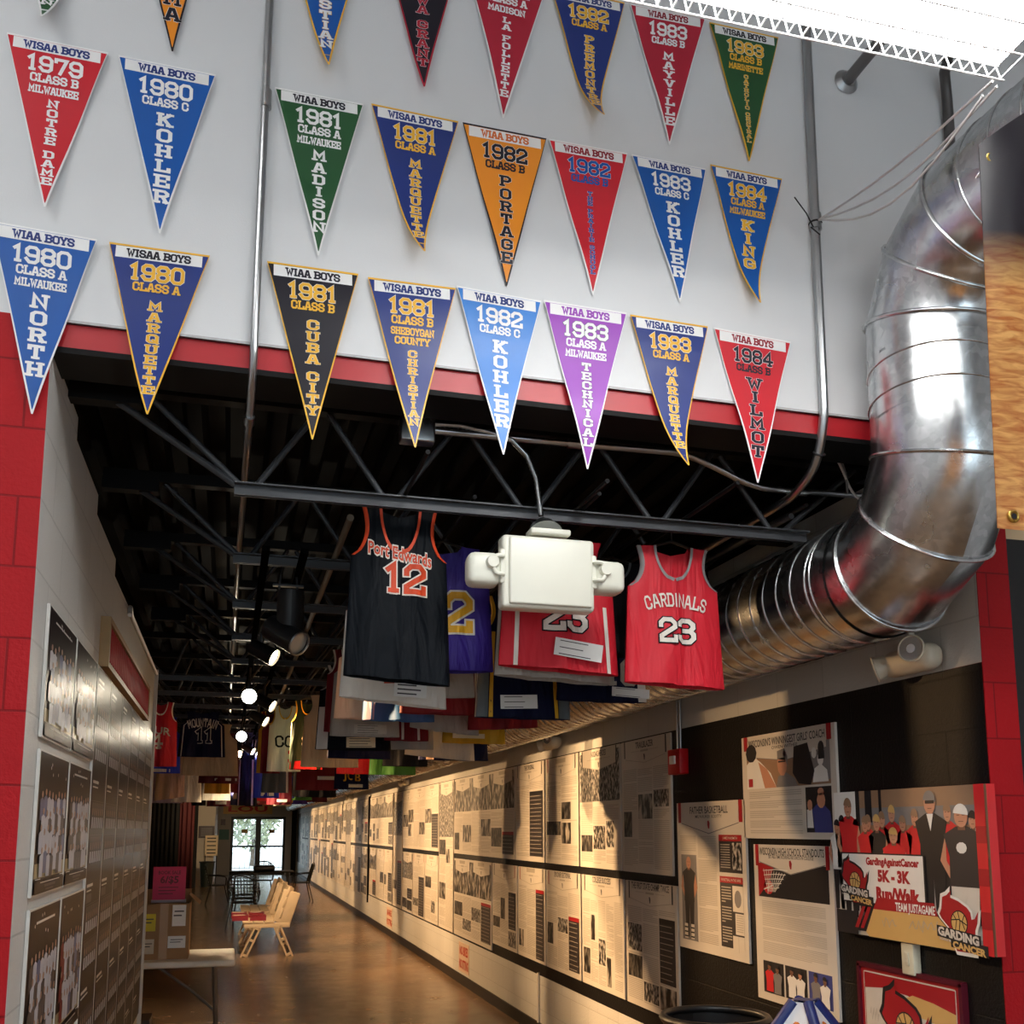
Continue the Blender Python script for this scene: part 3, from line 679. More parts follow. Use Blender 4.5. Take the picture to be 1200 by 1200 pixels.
for k, (x0_, z_) in enumerate(((2.07, 2.94), (2.14, 2.99))):
    mb = MB(); mb.tube([(x0_, 3.4, z_), (x0_-.02, 5, z_+.02), (x0_, 9, z_)], .012-.003*k, 8)
    tag(mb.build('ceiling_pipe', M_steel), ('lower' if k == 0 else 'upper')+' dark pipe running beside the top of the hall duct', 'pipe')

# ------------------------------------------------------------------ high bay lamps in the front room
M_lamp = mat('lamp diffuser', (255, 255, 255), .5, emit=(1.0, .99, .97), es=HIGHBAY)
def highbay(loc, label):
    t = thing('high_bay_lamp', label, 'ceiling lamp', loc, 'high bay lamps')
    mb = MB(); mb.box((0, 0, .05), (1.26, .46, .06)); mb.box((0, 0, .1), (.5, .16, .06)); mb.build('housing', WHITE, t)
    mb = MB(); mb.box((0, 0, .012), (1.22, .42, .02)); mb.build('diffuser', M_lamp, t)
    mb = MB(); w = .0022
    for k in range(33): x = -.62+k*.03875; mb.cyl((x, -.22, -.03), (x, .22, -.03), w, n=5); mb.cyl((x, .22, -.03), (x, .235, .02), w, n=5); mb.cyl((x, -.22, -.03), (x, -.235, .02), w, n=5)
    for k in range(6): y = -.22+k*.088; mb.cyl((-.63, y, -.034), (.63, y, -.034), w*1.3, n=5)
    for y in (-.235, .235): mb.cyl((-.63, y, .02), (.63, y, .02), w*1.3, n=5)
    mb.build('wire_guard', WHITE, t)
    mb = MB()
    for x in (-.5, .5): mb.cyl((x, 0, .08), (x, 0, 5.6-loc[2]), .004, n=6)
    mb.build('hanger_wire', M_conduit, t); return t
FZ = 3.72
fc = onZ(1170, 97, FZ-.03)
hb = highbay((fc.x-.63, fc.y-.222, FZ), 'glaring high bay lamp with wire guard near the duct'); hb.rotation_euler.z = -.02
hb2 = highbay((-2.2, 1.2, 5.15), 'unseen high bay lamp added left of the viewer')  # this lamp and its copies are unseen, added to light the front room
for (x, y, l) in ((1.6, -2.0, 'unseen high bay lamp added behind the viewer, right one of first row'), (-1.6, -2.0, 'unseen high bay lamp added behind the viewer, left one of first row'),
                  (1.6, -5.0, 'unseen high bay lamp added behind the viewer, right one of last row'), (-1.6, -5.0, 'unseen high bay lamp added behind the viewer, left one of last row')):
    clone(hb2, (x, y, 5.15), l)

# ------------------------------------------------------------------ banner at right
def bannermat():
    m = bpy.data.materials.new('banner print'); m.use_nodes = True; nt = m.node_tree; N = nt.nodes; L = nt.links
    p = N['Principled BSDF']; p.inputs['Roughness'].default_value = .28
    tc = N.new('ShaderNodeTexCoord'); mp = N.new('ShaderNodeMapping'); mp.inputs['Rotation'].default_value = (0, .35, 0); mp.inputs['Scale'].default_value = (1, 1, 5)
    L.new(tc.outputs['Object'], mp.inputs[0])
    n = N.new('ShaderNodeTexNoise'); n.inputs['Scale'].default_value = 16; n.inputs['Detail'].default_value = 6; n.inputs['Distortion'].default_value = .8; L.new(mp.outputs[0], n.inputs['Vector'])
    r = N.new('ShaderNodeValToRGB'); r.color_ramp.elements[0].position = .35; r.color_ramp.elements[1].position = .65
    r.color_ramp.elements[0].color = (lin(196), lin(110), lin(50), 1); r.color_ramp.elements[1].color = (lin(244), lin(186), lin(112), 1)
    L.new(n.outputs['Fac'], r.inputs[0])
    s = N.new('ShaderNodeSeparateXYZ'); L.new(tc.outputs['Object'], s.inputs[0])
    mr = N.new('ShaderNodeMapRange'); mr.inputs['From Min'].default_value = .50; mr.inputs['From Max'].default_value = .63
    L.new(s.outputs['Z'], mr.inputs[0])
    mx = N.new('ShaderNodeMix'); mx.data_type = 'RGBA'; L.new(mr.outputs[0], mx.inputs[0]); L.new(r.outputs[0], mx.inputs[6]); mx.inputs[7].default_value = (lin(34), lin(28), lin(38), 1)
    L.new(mx.outputs[2], p.inputs['Base Color']); return m
BT, BBt = onY(1145, 172, 1.6), onY(1166, 620, 1.6)
t = thing('hanging_banner', 'vinyl banner printed with wood floor, hanging beside the duct', 'banner', (BBt.x, 1.6, BBt.z))
hB = BT.z-BBt.z; rows = []
for i in range(13):
    v = i/12; rows.append([])
    for k in range(13):
        u = k/12; x = .02*v+u*.62; z = v*(hB+.20*math.sin(min(1, u*1.2)*math.pi/2)+.10*u); rows[-1].append((x, -.008-.012*math.sin(u*14)*v-.03*math.sin(u*3)*v, z))
mb = MB(); mb.grid(rows, 0, True); mb.grid([[(x, y+.002, z) for x, y, z in r] for r in rows], 0, True, True); mb.build('banner_sheet', bannermat(), t)
for (x, z) in ((.035, .025), (.045, hB-.03)):
    mb = MB(); mb.ring((x, -.012, z), (0, 1, 0), .010, .0035, 0, 16); mb.disc((x, -.014, z), (0, -1, 0), .006, 1, 10); mb.build('grommet', [mat('brass', (196, 164, 84), .3, metal=.9), BLACK], t)
mb = MB(); mb.tube([(.045, -.01, hB-.03), (.07, .06, hB-.02), (.45, .35, ZU-DR-BBt.z)], .003, 6); mb.tube([(.6, -.01, hB+.25), (.62, .2, ZU-DR-BBt.z)], .003, 6); mb.build('cord', WHITE, t)

# ------------------------------------------------------------------ emergency light on the first joist
e0 = onY(641, 672, 3.3)
t = thing('emergency_light', 'white twin head emergency light under the first joist, seen from behind', 'emergency light', (e0.x, 3.30, e0.z))
mb = MB(); mb.rbox((0, .01, -.005), (.335, .075, .258), .014); mb.rbox((.004, -.031, -.004), (.300, .02, .236), .008); mb.build('housing', M_cream, t)
mb = MB(); mb.rbox((.005, .0, .142), (.145, .075, .022), .006); mb.build('canopy', M_cream, t)
mb = MB(); mb.cyl((.005, .04, .15), (.005, .06, .178), .065, .05, n=24); mb.cyl((.005, .06, .178), (.005, .075, .215), .05, .018, n=24); mb.build('mounting_dome', M_conduit, t)
for s in (-1, 1):
    x = s*.205
    hd = MB(); hd.rbox((x+s*.022, .02, .0), (.115, .10, .115), .026, 0, rotz(.06*s)); h_ = hd.build('lamp_head', M_cream, t)
    k = MB(); k.disc((x+s*.022, .071, 0), (0, 1, 0), .045); k.build('lens', mat('lamp lens', (220, 224, 226), .15), h_)
    k = MB(); k.cyl((x+s*.0, -.05, .018), (x+s*.0, -.028, .018), .02, .024, n=16); k.build('knob', M_cream, t)
    k = MB()
    for zz in (.042, -.022): k.tube(arcpath([(s*.165, -.02, zz), (s*.168, -.040, zz), (x-s*.01, -.040, zz), (x, -.038, .012)]), .0075, 8)
    k.rbox((s*.166, -.012, .01), (.02, .03, .12), .006); k.build('yoke', M_cream, t)

# ------------------------------------------------------------------ jerseys hung from the ceiling
JM = {}
def J(n, rgb):
    m = mat('jersey '+n, rgb, .55, var=.08, scale=9, spec=.3 if sum(rgb) > 130 else .1); nt = m.node_tree; N = nt.nodes; L = nt.links
    if 'crease' not in N:   # soft creases running down the cloth
        tc = N.new('ShaderNodeTexCoord'); mp = N.new('ShaderNodeMapping'); mp.inputs['Scale'].default_value = (7, 1, 1.6); mp.inputs['Rotation'].default_value = (0, .25, 0)
        n_ = N.new('ShaderNodeTexNoise'); n_.name = 'crease'; n_.inputs['Scale'].default_value = 1.6; n_.inputs['Detail'].default_value = 3; n_.inputs['Distortion'].default_value = .8
        b = N.new('ShaderNodeBump'); b.inputs['Strength'].default_value = .55; b.inputs['Distance'].default_value = .045
        L.new(tc.outputs['Object'], mp.inputs[0]); L.new(mp.outputs[0], n_.inputs['Vector']); L.new(n_.outputs['Fac'], b.inputs['Height']); L.new(b.outputs[0], N['Principled BSDF'].inputs['Normal'])
    return m
K = dict(navy=J('dark navy', (9, 14, 20)), purple=J('purple', (52, 32, 128)), red=J('red', (200, 30, 46)), white=J('white', (222, 216, 206)), grey=J('grey', (168, 160, 150)),
         dkred=J('dark red', (120, 18, 28)), blue=J('blue', (52, 98, 150)), royal=J('royal', (30, 58, 190)), black=J('black', (20, 20, 24)), tan=J('tan', (200, 172, 134)), green=J('green', (56, 112, 48)),
         yellow=J('yellow', (214, 164, 40)), maroon=J('maroon', (92, 18, 30)), orange=J('orange', (206, 70, 34)), ltgrey=J('light grey', (186, 178, 166)), midnight=J('midnight blue', (18, 21, 50)),
         dkgreen=J('dark green', (30, 42, 35)), lilac=J('lilac', (176, 160, 180)), slate=J('slate', (96, 104, 108)), gold=J('gold', (224, 168, 38)), trimgrey=J('heather', (140, 138, 138)), peach=J('peach', (226, 186, 160)))
M_hang = mat('black hanger plastic', (18, 18, 19), .4)
RAILS = {}
def jersey(label, x0, x1, yb, Y, body, trim=None, zt=2.80, num=None, word=None, stripe=None, card=None, tilt=0, lite=False, nd=.2, fold=1.0, arm=None, ytop=None):
    jd = (Y-3.4+SJ/2) % SJ-SJ/2
    if abs(jd) < .11: Y += (.11-abs(jd))*(1 if jd >= 0 else -1)
    A, B = onY(x0, yb, Y), onY(x1, yb, Y); Wd = B.x-A.x; zb = (A.z+B.z)/2; H = max(.25, zt-zb); xc = (A.x+B.x)/2
    t = thing('basketball_jersey', label, 'jersey', (xc, Y, zt), 'basketball jerseys hung from the ceiling')
    ph = random.uniform(0, 6)
    def hw(v):
        if v < .3:
            s = v/.3; return Wd*(.36-.05*math.sin(s*math.pi*.8)+.10*s*s*s)
        return Wd*(.455+.045*(v-.3)/.7)
    def xn(v, nd_): return 0 if v >= nd_ else Wd*.175*math.sqrt(1-(v/nd_)**2)
    def fy(x, v, sd=-1):
        w = hw(v); e = max(0, 1-(x/w)**2)
        fl_ = .017*fold*v*(math.sin(x/Wd*17+ph+v*2)+.6*math.sin(x/Wd*31-ph*2+v*5)+.5*math.sin((x/Wd*9+v*8)+ph))
        return sd*((.010+.032*v)*math.sqrt(e)+.004)+fl_*e*(1 if sd < 0 else .6)
    def zz(x, v): return -v*H-tilt*x*v+.03*H*abs(x)/Wd*(1-v)*-1.2
    vs = [0, .03, .06, .1, .14, .17, .19, .2, .25, .3, .38, .46, .55, .64, .73, .82, .91, 1.0] if not lite else [0, .1, .2, .3, .5, .7, .85, 1]
    nc = 9 if not lite else 5
    mb = MB()
    for sd, nd_ in ((-1, nd), (1, .06)):
        V = sorted(set(vs+[nd_]))
        for side in (-1, 1):
            rows = []
            for v in V:
                o_, i_ = hw(v), xn(v, nd_); rows.append([])
                for k in range(nc+1):
                    s = math.sin(k/nc*math.pi/2); x = side*(i_+(o_-i_)*s); rows[-1].append((x, fy(x, v, sd), zz(x, v)))
            mb.grid(rows, 0, True, (side*sd) > 0)
    mb.build('body', body, t, True)
    if trim:
        mb = MB()
        for side in (-1, 1):
            for nd_, sd in ((nd, -1), (.06, 1)):
                P = []
                for k in range(13):
                    v = nd_*k/12; x = side*xn(v, nd_); v2 = v+.014; P.append([(x, fy(x, v, sd)+.004*sd, zz(x, v)), (x+side*Wd*.028*(1-k/12*.5), fy(x, v2, sd)+.004*sd, zz(x, v)-(.022*H*(k/12)))])
                mb.grid(P, 0, True, side*sd < 0)
        mb.build('neck_trim', trim, t)
        for side in (-1, 1):
            mb = MB()
            P = []
            for k in range(11):
                v = .3*k/10; x = side*hw(v); x2 = side*(hw(v)-Wd*.032); P.append([(x*1.004, .002, zz(x, v)), (x*1.004, fy(x, v)-.006, zz(x, v)), (x2, fy(x2, v)-.004, zz(x2, v))])
            mb.grid(P, 0, True, side > 0); mb.build('armhole_trim', arm or trim, t)
    S = lambda off: (lambda x, z: (x, fy(x, min(1, max(0, -z/H)))-off, z-tilt*x*(-z/H)))
    if num:
        txt, cx, cz, h, ink, outl = num
        mb = MB()
        if outl: put(mb, fine(text_row(txt, cx*Wd, -cz*H, h*H, .95)), S(.004), 1)
        put(mb, fine(text_row(txt, cx*Wd, -cz*H, h*H, .62)), S(.0062), 0)
        mb.build('number', [ink, outl or ink], t)
    if word:
        txt, cz, h, w_, ink, outl, kind = word
        mb = MB()
        if kind == 'arc':
            put(mb, fine(text_row(txt, 0, -cz*H, h*H, .55, w_*Wd, False, 2.6)), S(.005), 0)
            if outl: pass
        else:
            if outl: put(mb, [[(x, y-x*.16) for x, y in p] for p in sans_fit(txt, 0, -cz*H, h*H*1.1, w_*Wd*1.015, .07)], S(.004), 1)
            put(mb, [[(x, y-x*.16) for x, y in p] for p in sans_fit(txt, 0, -cz*H, h*H, w_*Wd, .02)], S(.0055), 0)
        mb.build('lettering', [ink, outl or ink], t)
    for st in (stripe or []):
        f0_, f1_, sm, va, vb = st      # fraction of half width
        mb = MB(); P = []
        for k in range(15):
            v = va+(vb-va)*k/14; a, b = f0_*hw(v), f1_*hw(v)
            P.append([(a, fy(a, v)-.0035, zz(a, v)), ((a+b)/2, fy((a+b)/2, v)-.0035, zz((a+b)/2, v)), (b, fy(b, v)-.0035, zz(b, v))])
        mb.grid(P, 0, True, True); mb.build('side_stripe', sm, t)
    if card:
        cx, cz, cw, ch, cm, rt, nl = card
        mb = MB(); ca, sa = math.cos(rt), math.sin(rt)
        w2, h2 = cw*Wd/2, ch*H/2
        yc = min(fy(cx*Wd+a*w2, min(1, max(0, cz+b*h2/H))) for a in (-1, -.5, 0, .5, 1) for b in (-1, 0, 1))-.004
        def CF(off): return lambda x, z: (cx*Wd+x*ca+z*sa, yc-off, -cz*H-x*sa+z*ca)
        put(mb, [rect(-w2, -h2, w2, h2)], CF(0), 0); put(mb, [rect(-w2, -h2, w2, h2)[::-1]], CF(-.0015), 0)
        for q in range(nl):
            y = h2*(.72-1.5*q/max(1, nl-1)); put(mb, [rect(-w2*.8, y-h2*.05, w2*random.uniform(.1, .8), y+h2*.05)], CF(.0006), 1)
        mb.build('caption_card', [cm, M_dkprint], t)
    # hanger hooked over a rail
    mb = MB(); mb.tube([(-Wd*.34, 0, -.02), (-.03, 0, .012), (0, 0, .02), (.03, 0, .012), (Wd*.34, 0, -.02)], .006, 6)
    mb.tube([(0, 0, .02), (0, 0, 2.885-zt), (0, 0, 2.905-zt)], .0025, 5); mb.build('hanger', M_hang, t)
    RAILS.setdefault(round(xc, 2), []).append(Y)
    return t
Wc = mat('caption card', (226, 226, 222), .5); Cc = mat('cream caption card', (236, 214, 170), .5)
wh, rd, bk, nv = K['white'], K['red'], K['black'], K['navy']
# first row, facing the viewer
jersey('black jersey with red trim and number 12, nearest jersey at left', 402, 527, 798, 3.52, nv, K['orange'], zt=2.885, nd=.27, fold=.7, tilt=.07,
       num=('12', .06, .43, .145, K['orange'], wh), word=('Port Edwards', .285, .075, .60, K['orange'], wh, 'sans'))
tj = jersey('purple jersey with large gold 2 behind the black number 12 jersey', 455, 578, 788, 3.9, K['purple'], K['purple'], zt=2.86, num=('2', .15, .54, .27, K['gold'], wh), tilt=-.05, fold=.5)
jersey('red jersey with white 23 and caption card behind the emergency light', 584, 724, 786, 3.62, rd, rd, zt=2.84, num=('23', .04, .60, .19, wh, bk), fold=.6, tilt=.05,
       stripe=[(-.80, -.73, wh, .5, 1), (.76, .83, wh, .5, 1)], card=(.12, .86, .40, .13, Wc, .13, 3))
jersey('bright red jersey with heather trim, white team word and 23', 732, 848, 804, 3.52, rd, K['trimgrey'], zt=2.815, nd=.24, fold=.8, tilt=.04,
       num=('23', 0, .62, .15, wh, bk), word=('CARDINALS', .40, .085, .60, wh, None, 'arc'))
jersey('black jersey hidden between the two red number 23 jerseys', 662, 772, 768, 3.95, bk, K['slate'], zt=2.86)
jersey('grey jersey whose hem shows just below the red card jersey', 579, 714, 797, 3.75, K['grey'], None, zt=2.8, tilt=.05)
# second row
jersey('white jersey with black numbers and long caption card below number 12', 397, 523, 824, 4.3, wh, K['orange'], tilt=.09, num=('30', .06, .74, .19, bk, K['orange']), card=(.13, .86, .30, .22, Wc, .04, 6))
jersey('navy jersey with yellow and white side stripes and caption card', 556, 668, 842, 4.6, K['midnight'], K['yellow'], zt=2.84, stripe=[(-.98, -.76, K['slate'], .3, 1), (-.74, -.66, K['yellow'], .3, 1), (.62, .70, K['yellow'], .3, 1), (.72, .98, K['slate'], .3, 1)], card=(-.08, .88, .38, .11, Wc, -.04, 3))
jersey('navy jersey with white block number and small card beneath the red jerseys', 652, 757, 822, 4.4, K['midnight'], wh, num=('10', .2, .72, .22, K['ltgrey'], None), card=(.28, .92, .42, .09, Wc, .05, 2), stripe=[(.78, .99, wh, .7, 1)])
jersey('crumpled brown grey jersey below the purple jersey', 462, 556, 816, 4.5, K['grey'], None, fold=1.6)
jersey('dark red jersey with white edge below the purple jersey', 468, 566, 837, 4.9, K['dkred'], K['dkred'], stripe=[(.80, .98, wh, .4, 1)])
jersey('steel blue jersey gathered below the white caption jersey', 424, 509, 845, 5.3, K['blue'], None, fold=1.8, stripe=[(-.98, -.7, K['lilac'], .5, 1)])
jersey('white jersey with warm lamp tint in its colour, behind the steel blue one', 391, 488, 843, 5.5, K['peach'], None)  # white cloth; the warm spot's tint is put into the peach colour
jersey('grey jersey with pale printed card, under the peach one', 386, 468, 863, 5.95, K['grey'], None, card=(.06, .93, .46, .10, K['ltgrey'], 0, 4))
jersey('light grey jersey right of the steel blue one', 480, 561, 857, 5.7, K['grey'], K['ltgrey'], fold=1.3, tilt=.10)
jersey('dark red jersey with wide hem right of the grey pair', 548, 630, 854, 5.6, K['dkred'], None, tilt=-.06)
jersey('maroon jersey edge with white trim left of peach jersey', 379, 440, 858, 6.4, K['dkred'], wh, zt=2.86)
jersey('red jersey with white slash between the grey jerseys', 450, 502, 868, 6.3, K['dkred'], wh, stripe=[(-.3, -.2, wh, .5, 1), (.45, .55, wh, .5, 1)])
jersey('yellow jersey with cream card left of the duct', 518, 592, 871, 6.5, K['yellow'], None, card=(-.12, .92, .5, .06, Cc, 0, 1), fold=1.6)
jersey('black navy jersey with cream caption card', 369, 458, 879, 6.65, K['navy'], wh, card=(.08, .92, .38, .12, Cc, -.02, 4), stripe=[(-.98, -.7, wh, .5, 1)])
jersey('pale grey jersey with long drooping hem', 474, 556, 888, 7.2, K['ltgrey'], None, fold=1.2, tilt=.08)
jersey('grey hem jersey over the navy ones', 440, 508, 878, 6.72, K['grey'], None)
jersey('deep blue jersey below the cream card jersey', 383, 458, 889, 7.25, K['midnight'], wh)
jersey('navy jersey with peach edge left of duct, lowest hem', 490, 572, 891, 7.4, K['midnight'], K['peach'], stripe=[(-.8, -.6, K['peach'], .5, 1)])
jersey('black jersey with pink edge beside the deep blue one', 448, 501, 898, 7.9, bk, K['lilac'])
# farther rows, right of the lamps
jersey('tan jersey beside the deep blue one', 352, 420, 899, 8.2, K['tan'], None)
jersey('green jersey with gold edge and red hem', 338, 378, 902, 8.6, K['dkgreen'], K['gold'], stripe=[(-.95, .95, rd, .88, 1)], word=('ST', .6, .14, .3, wh, None, 'sans'))
jersey('white jersey with black letters beside the round lamps', 312, 352, 904, 9.0, K['white'], K['gold'], word=('CO', .55, .15, .5, bk, None, 'arc'), num=('3', .3, .78, .2, rd, None))
jersey('maroon jersey with yellow edge beside the lamp row', 300, 328, 906, 9.5, K['dkred'], K['yellow'], stripe=[(-.98, -.7, K['yellow'], .2, 1)])
jersey('bright red jersey with white ends below the tan one', 394, 440, 907, 9.2, rd, wh)
jersey('grass green jersey low over the poster wall', 432, 487, 908, 8.9, K['green'], None)
jersey('navy jersey with gold letters near the wall', 391, 432, 925, 10.6, K['midnight'], None, word=('JUB', .8, .12, .5, K['gold'], None, 'sans'), card=(.1, .95, .4, .05, Cc, 0, 1))
jersey('dark red jersey with white card far along the hall', 346, 396, 926, 11.2, K['dkred'], None, card=(.2, .8, .4, .06, Wc, 0, 1))
jersey('slate grey jersey with green yoke far along the hall', 306, 338, 929, 11.6, K['slate'], K['dkgreen'], stripe=[(.8, .95, wh, .3, 1)])
jersey('royal blue jersey with white panel in the lamp light', 296, 327, 935, 12.1, K['royal'], None, stripe=[(-.4, .6, wh, .9, .97)])
jersey('black jersey with white piping left of the royal blue one', 277, 301, 944, 12.6, bk, wh, stripe=[(-.9, -.8, wh, .3, 1), (.4, .6, wh, .3, 1)])
jersey('black jersey far along beside the wall top', 342, 394, 934, 12.3, bk, None)
jersey('maroon jersey farthest at right above the doors', 312, 342, 943, 14, K['maroon'], None, card=(.1, .93, .4, .05, Wc, 0, 1))
# left side
jersey('red jersey with white trim, cut by the left wall end', 163, 207, 898, 9.0, rd, wh, num=('4', -.05, .62, .2, wh, None), word=('BUR', .45, .12, .6, wh, None, 'sans'))
jersey('blue jersey with white outlined 11 at left', 208, 264, 887, 9.9, K['midnight'], None, zt=2.83, num=('11', .05, .55, .26, K['midnight'], wh), word=('MOUNTAIN', .26, .16, .62, wh, K['midnight'], 'arc'), stripe=[(-.88, -.84, wh, .2, 1), (.84, .88, wh, .2, 1)])
jersey('beige jersey behind the blue number 11 jersey', 212, 279, 909, 10.7, K['tan'], None, fold=1.3)
jersey('blue jersey with white band under the red one at left', 165, 211, 906, 10.2, K['royal'], None, stripe=[(-.9, .5, wh, .93, .985)])
jersey('orange tan jersey hanging crooked at left', 181, 216, 936, 13, K['tan'], rd, tilt=-.15, fold=1.6)
jersey('white jersey with black neck at far left', 200, 236, 940, 14.1, wh, bk)
jersey('yellow jersey above the beige wall', 239, 269, 930, 13.2, K['yellow'], None)
jersey('white jersey stacked below the yellow one', 236, 270, 938, 14.7, wh, None)
jersey('maroon jersey with card lowest above the beige wall', 242, 270, 945, 15.6, K['maroon'], None, card=(.1, .93, .45, .06, Wc, 0, 1))
jersey('dark maroon jersey with white band behind the beige one', 232, 280, 918, 11.8, K['maroon'], None, stripe=[(-.2, .9, wh, .9, .95)])
jersey('lilac jersey low at the far left', 172, 214, 941, 14.4, K['lilac'], None)
jersey('black jersey with white dots near the far left white one', 224, 241, 944, 15.2, bk, wh)
fillc = ['dkred', 'midnight', 'white', 'black', 'royal', 'tan', 'green', 'red', 'maroon', 'yellow', 'grey', 'purple']
fn = {'dkred': 'dark red', 'midnight': 'midnight blue', 'royal': 'royal blue', 'grey': 'grey', 'tan': 'tan'}
for k in range(16):
    Y = 16.1+k*.62; xw = .1+((k*.618) % 1)*1.7; c = fillc[k % 12]; z = 2.28
    A = Vector((xw, Y, z)); cc = RW.transposed() @ (A-EYE); pxc = PX0+FPX*cc.x/cc.z; pyb = PY0+FPX*cc.y/cc.z; hwp = .21*FPX/cc.z
    jersey('%s jersey deep in the hall, %s of the far ones from the viewer' % (fn.get(c, c), (ORD+['fifteenth', 'sixteenth'])[k]), pxc-hwp, pxc+hwp, pyb, Y, K[c], None, lite=True)
# rails the hangers hook on: pipes lying on the bottom chords
xs = sorted(RAILS); 
for k, x in enumerate(xs):
    pass
done = []
for k, x in enumerate(xs):
    Ys = RAILS[x]; a, b = min(Ys)-.55, max(Ys)+.55
    mb = MB(); mb.cyl((x, a, 2.887), (x, b, 2.887), .008, n=6)
    tag(mb.build('hanging_rail', M_blacksteel), 'thin black rail lying on the joists that a jersey hangs from', 'rail', 'rails the jerseys hang from')
# long pipe left of the front jerseys
mb = MB(); mb.cyl((.40, 3.75, 2.90), (.40, 18, 2.90), .014, n=10)
tag(mb.build('ceiling_pipe', mat('tan pipe', (120, 110, 98), .7, spec=.1)), 'pale pipe running down the hall left of the front jerseys', 'pipe')

# ------------------------------------------------------------------ track spots
M_bulb = mat('lit bulb', (255, 240, 210), .5, emit=(1, .78, .48), es=30)
M_bulbw = mat('lit white bulb', (255, 250, 240), .5, emit=(1, .92, .78), es=40)
M_can = mat('black lamp can', (26, 26, 28), .4)
def spot(name, label, p, target, power=None, r=.05, L_=.14, bulb=None, color=WARM, size=84, blend=1.0):
    p = Vector(p); tx = .10 if p.x < .15 else .25; d = (Vector(target)-p).normalized(); t = thing(name, label, 'spotlight', p, 'track spotlights along the hall')
    mb = MB(); mb.cyl(-d*L_, Vector((0, 0, 0)), r*.9, r, n=20, cap=False); mb.disc(-d*L_, -d, r*.9); mb.build('lamp_can', M_can, t)
    mb = MB(); mb.disc(-d*.012, d, r*.93); mb.build('lens', bulb or M_bulb, t)
    mb = MB(); mb.cyl(-d*L_*.6, -d*L_*.6+Vector((0, 0, .10)), .012, n=8); mb.cyl(-d*L_*.6+Vector((0, 0, .10)), Vector((tx-p.x, 0, 2.822-p.z)), .008, n=8); mb.build('stem', M_can, t)
    if power:
        l = bpy.data.lights.new('lamp_light', 'SPOT'); l.energy = power; l.color = color; l.spot_size = math.radians(size); l.spot_blend = blend; l.shadow_soft_size = .03
        o = bpy.data.objects.new('lamp_light', l); COL.objects.link(o); o.parent = t; o.location = d*.01
        o.rotation_euler = d.to_track_quat('-Z', 'Y').to_euler()
    return t
for x_, l_ in ((.10, 'left'), (.25, 'right')):
    tr = MB(); tr.box((x_, 20, 2.826), (.03, 32, .02)); tag(tr.build('light_track', mat('dull black track', (12, 12, 12), .9, spec=0)), 'black lighting track running down the hall ceiling, %s of two' % l_, 'light track')
spot('track_spotlight', 'glaring round track spotlight, nearest bright one at left of the row', onZ(292, 816, 2.62), (.1, 0, 1.4), 9, .052, bulb=M_bulbw, color=(1, .85, .62), size=90)
spot('track_spotlight', 'glaring round track spotlight farther down the left row', onZ(283, 863, 2.62), (.1, 0, 1.6), 9, .052, bulb=M_bulbw, color=(1, .85, .62), size=90)
k = 0
for (px_, py_, z_) in ((322, 771, 2.60), (320, 828, 2.62), (312, 846, 2.62), (297, 881, 2.62), (290, 890, 2.62)):
    p = onZ(px_, py_, z_); k += 1
    spot('track_spotlight', 'warm track spotlight turned to the poster wall, %s from the viewer' % ORD[k-1], p, (2.6, p.y-1.1, 1.25), SPOT*(.25 if k == 1 else 1), .045)
ORD += ['fifteenth', 'sixteenth', 'seventeenth']
for Y in (15.2, 17.6, 20, 22.4, 25, 28, 31, 34):  # row carried on; its far-end spots are added to brighten the hall
    k += 1; spot('track_spotlight', 'warm track spotlight turned to the poster wall, %s from the viewer' % ORD[k-1], (.2, Y, 2.62), (2.6, Y-1.1, 1.25), SPOT, .045)
for x_, Y, tg, l_ in ((.10, 12.6, (-.6, 8.9, .8), 'nearest'), (.10, 17.5, (-2.6, 20, 1.2), 'second'), (.10, 24, (-1.2, 30, 1.5), 'third'), (.10, 27.6, (-.6, 33.4, 1.9), 'farthest')):
    spot('track_spotlight', 'added warm track spotlight turned to the left side, %s of four' % l_, (x_, Y, 2.62), tg, SPOT*.45, .045, color=(1, .74, .44))  # spots added to brighten the left side, table and far wall
spot('track_spotlight', 'added warm track spotlight turned down to the benches', (.10, 13.4, 2.62), (.5, 15.6, .4), SPOT*.6, .045, color=(1, .74, .44))  # extra spot, added only to brighten the benches
# large unlit can in front
c0 = onY(337, 716, 4.4)
t = thing('track_spotlight', 'large black unlit double can spotlight near the front', 'spotlight', c0)
mb = MB(); mb.cyl((.012, 0, .085), (.012, 0, -.085), .058, n=28); mb.build('power_can', M_can, t)
dd = Vector((.55, -.55, -.42)).normalized(); q = Vector((-.02, .0, -.10))
mb = MB(); mb.cyl(q-dd*.07, q+dd*.115, .056, n=28, cap=False); mb.disc(q-dd*.07, -dd, .056); mb.build('lamp_can', M_can, t)
mb = MB(); mb.ring(q+dd*.112, dd, .052, .005, 0, 28); mb.disc(q+dd*.10, dd, .052, 1, 28); mb.build('lens', [M_conduit, mat('dull reflector', (190, 186, 176), .35, metal=.5)], t)
mb = MB(); mb.tube([(-.055, 0, -.06), (-.062, 0, -.10), (-.045, 0, -.12)], .007, 8); mb.build('pivot', M_can, t)
mb = MB(); mb.tube([(-.04, 0, .085), (-.03, 0, .2)], .006, 6); mb.tube([(.04, 0, .085), (.03, 0, .2)], .006, 6); mb.box((0, 0, .11), (.13, .03, .008)); mb.build('yoke', M_can, t)

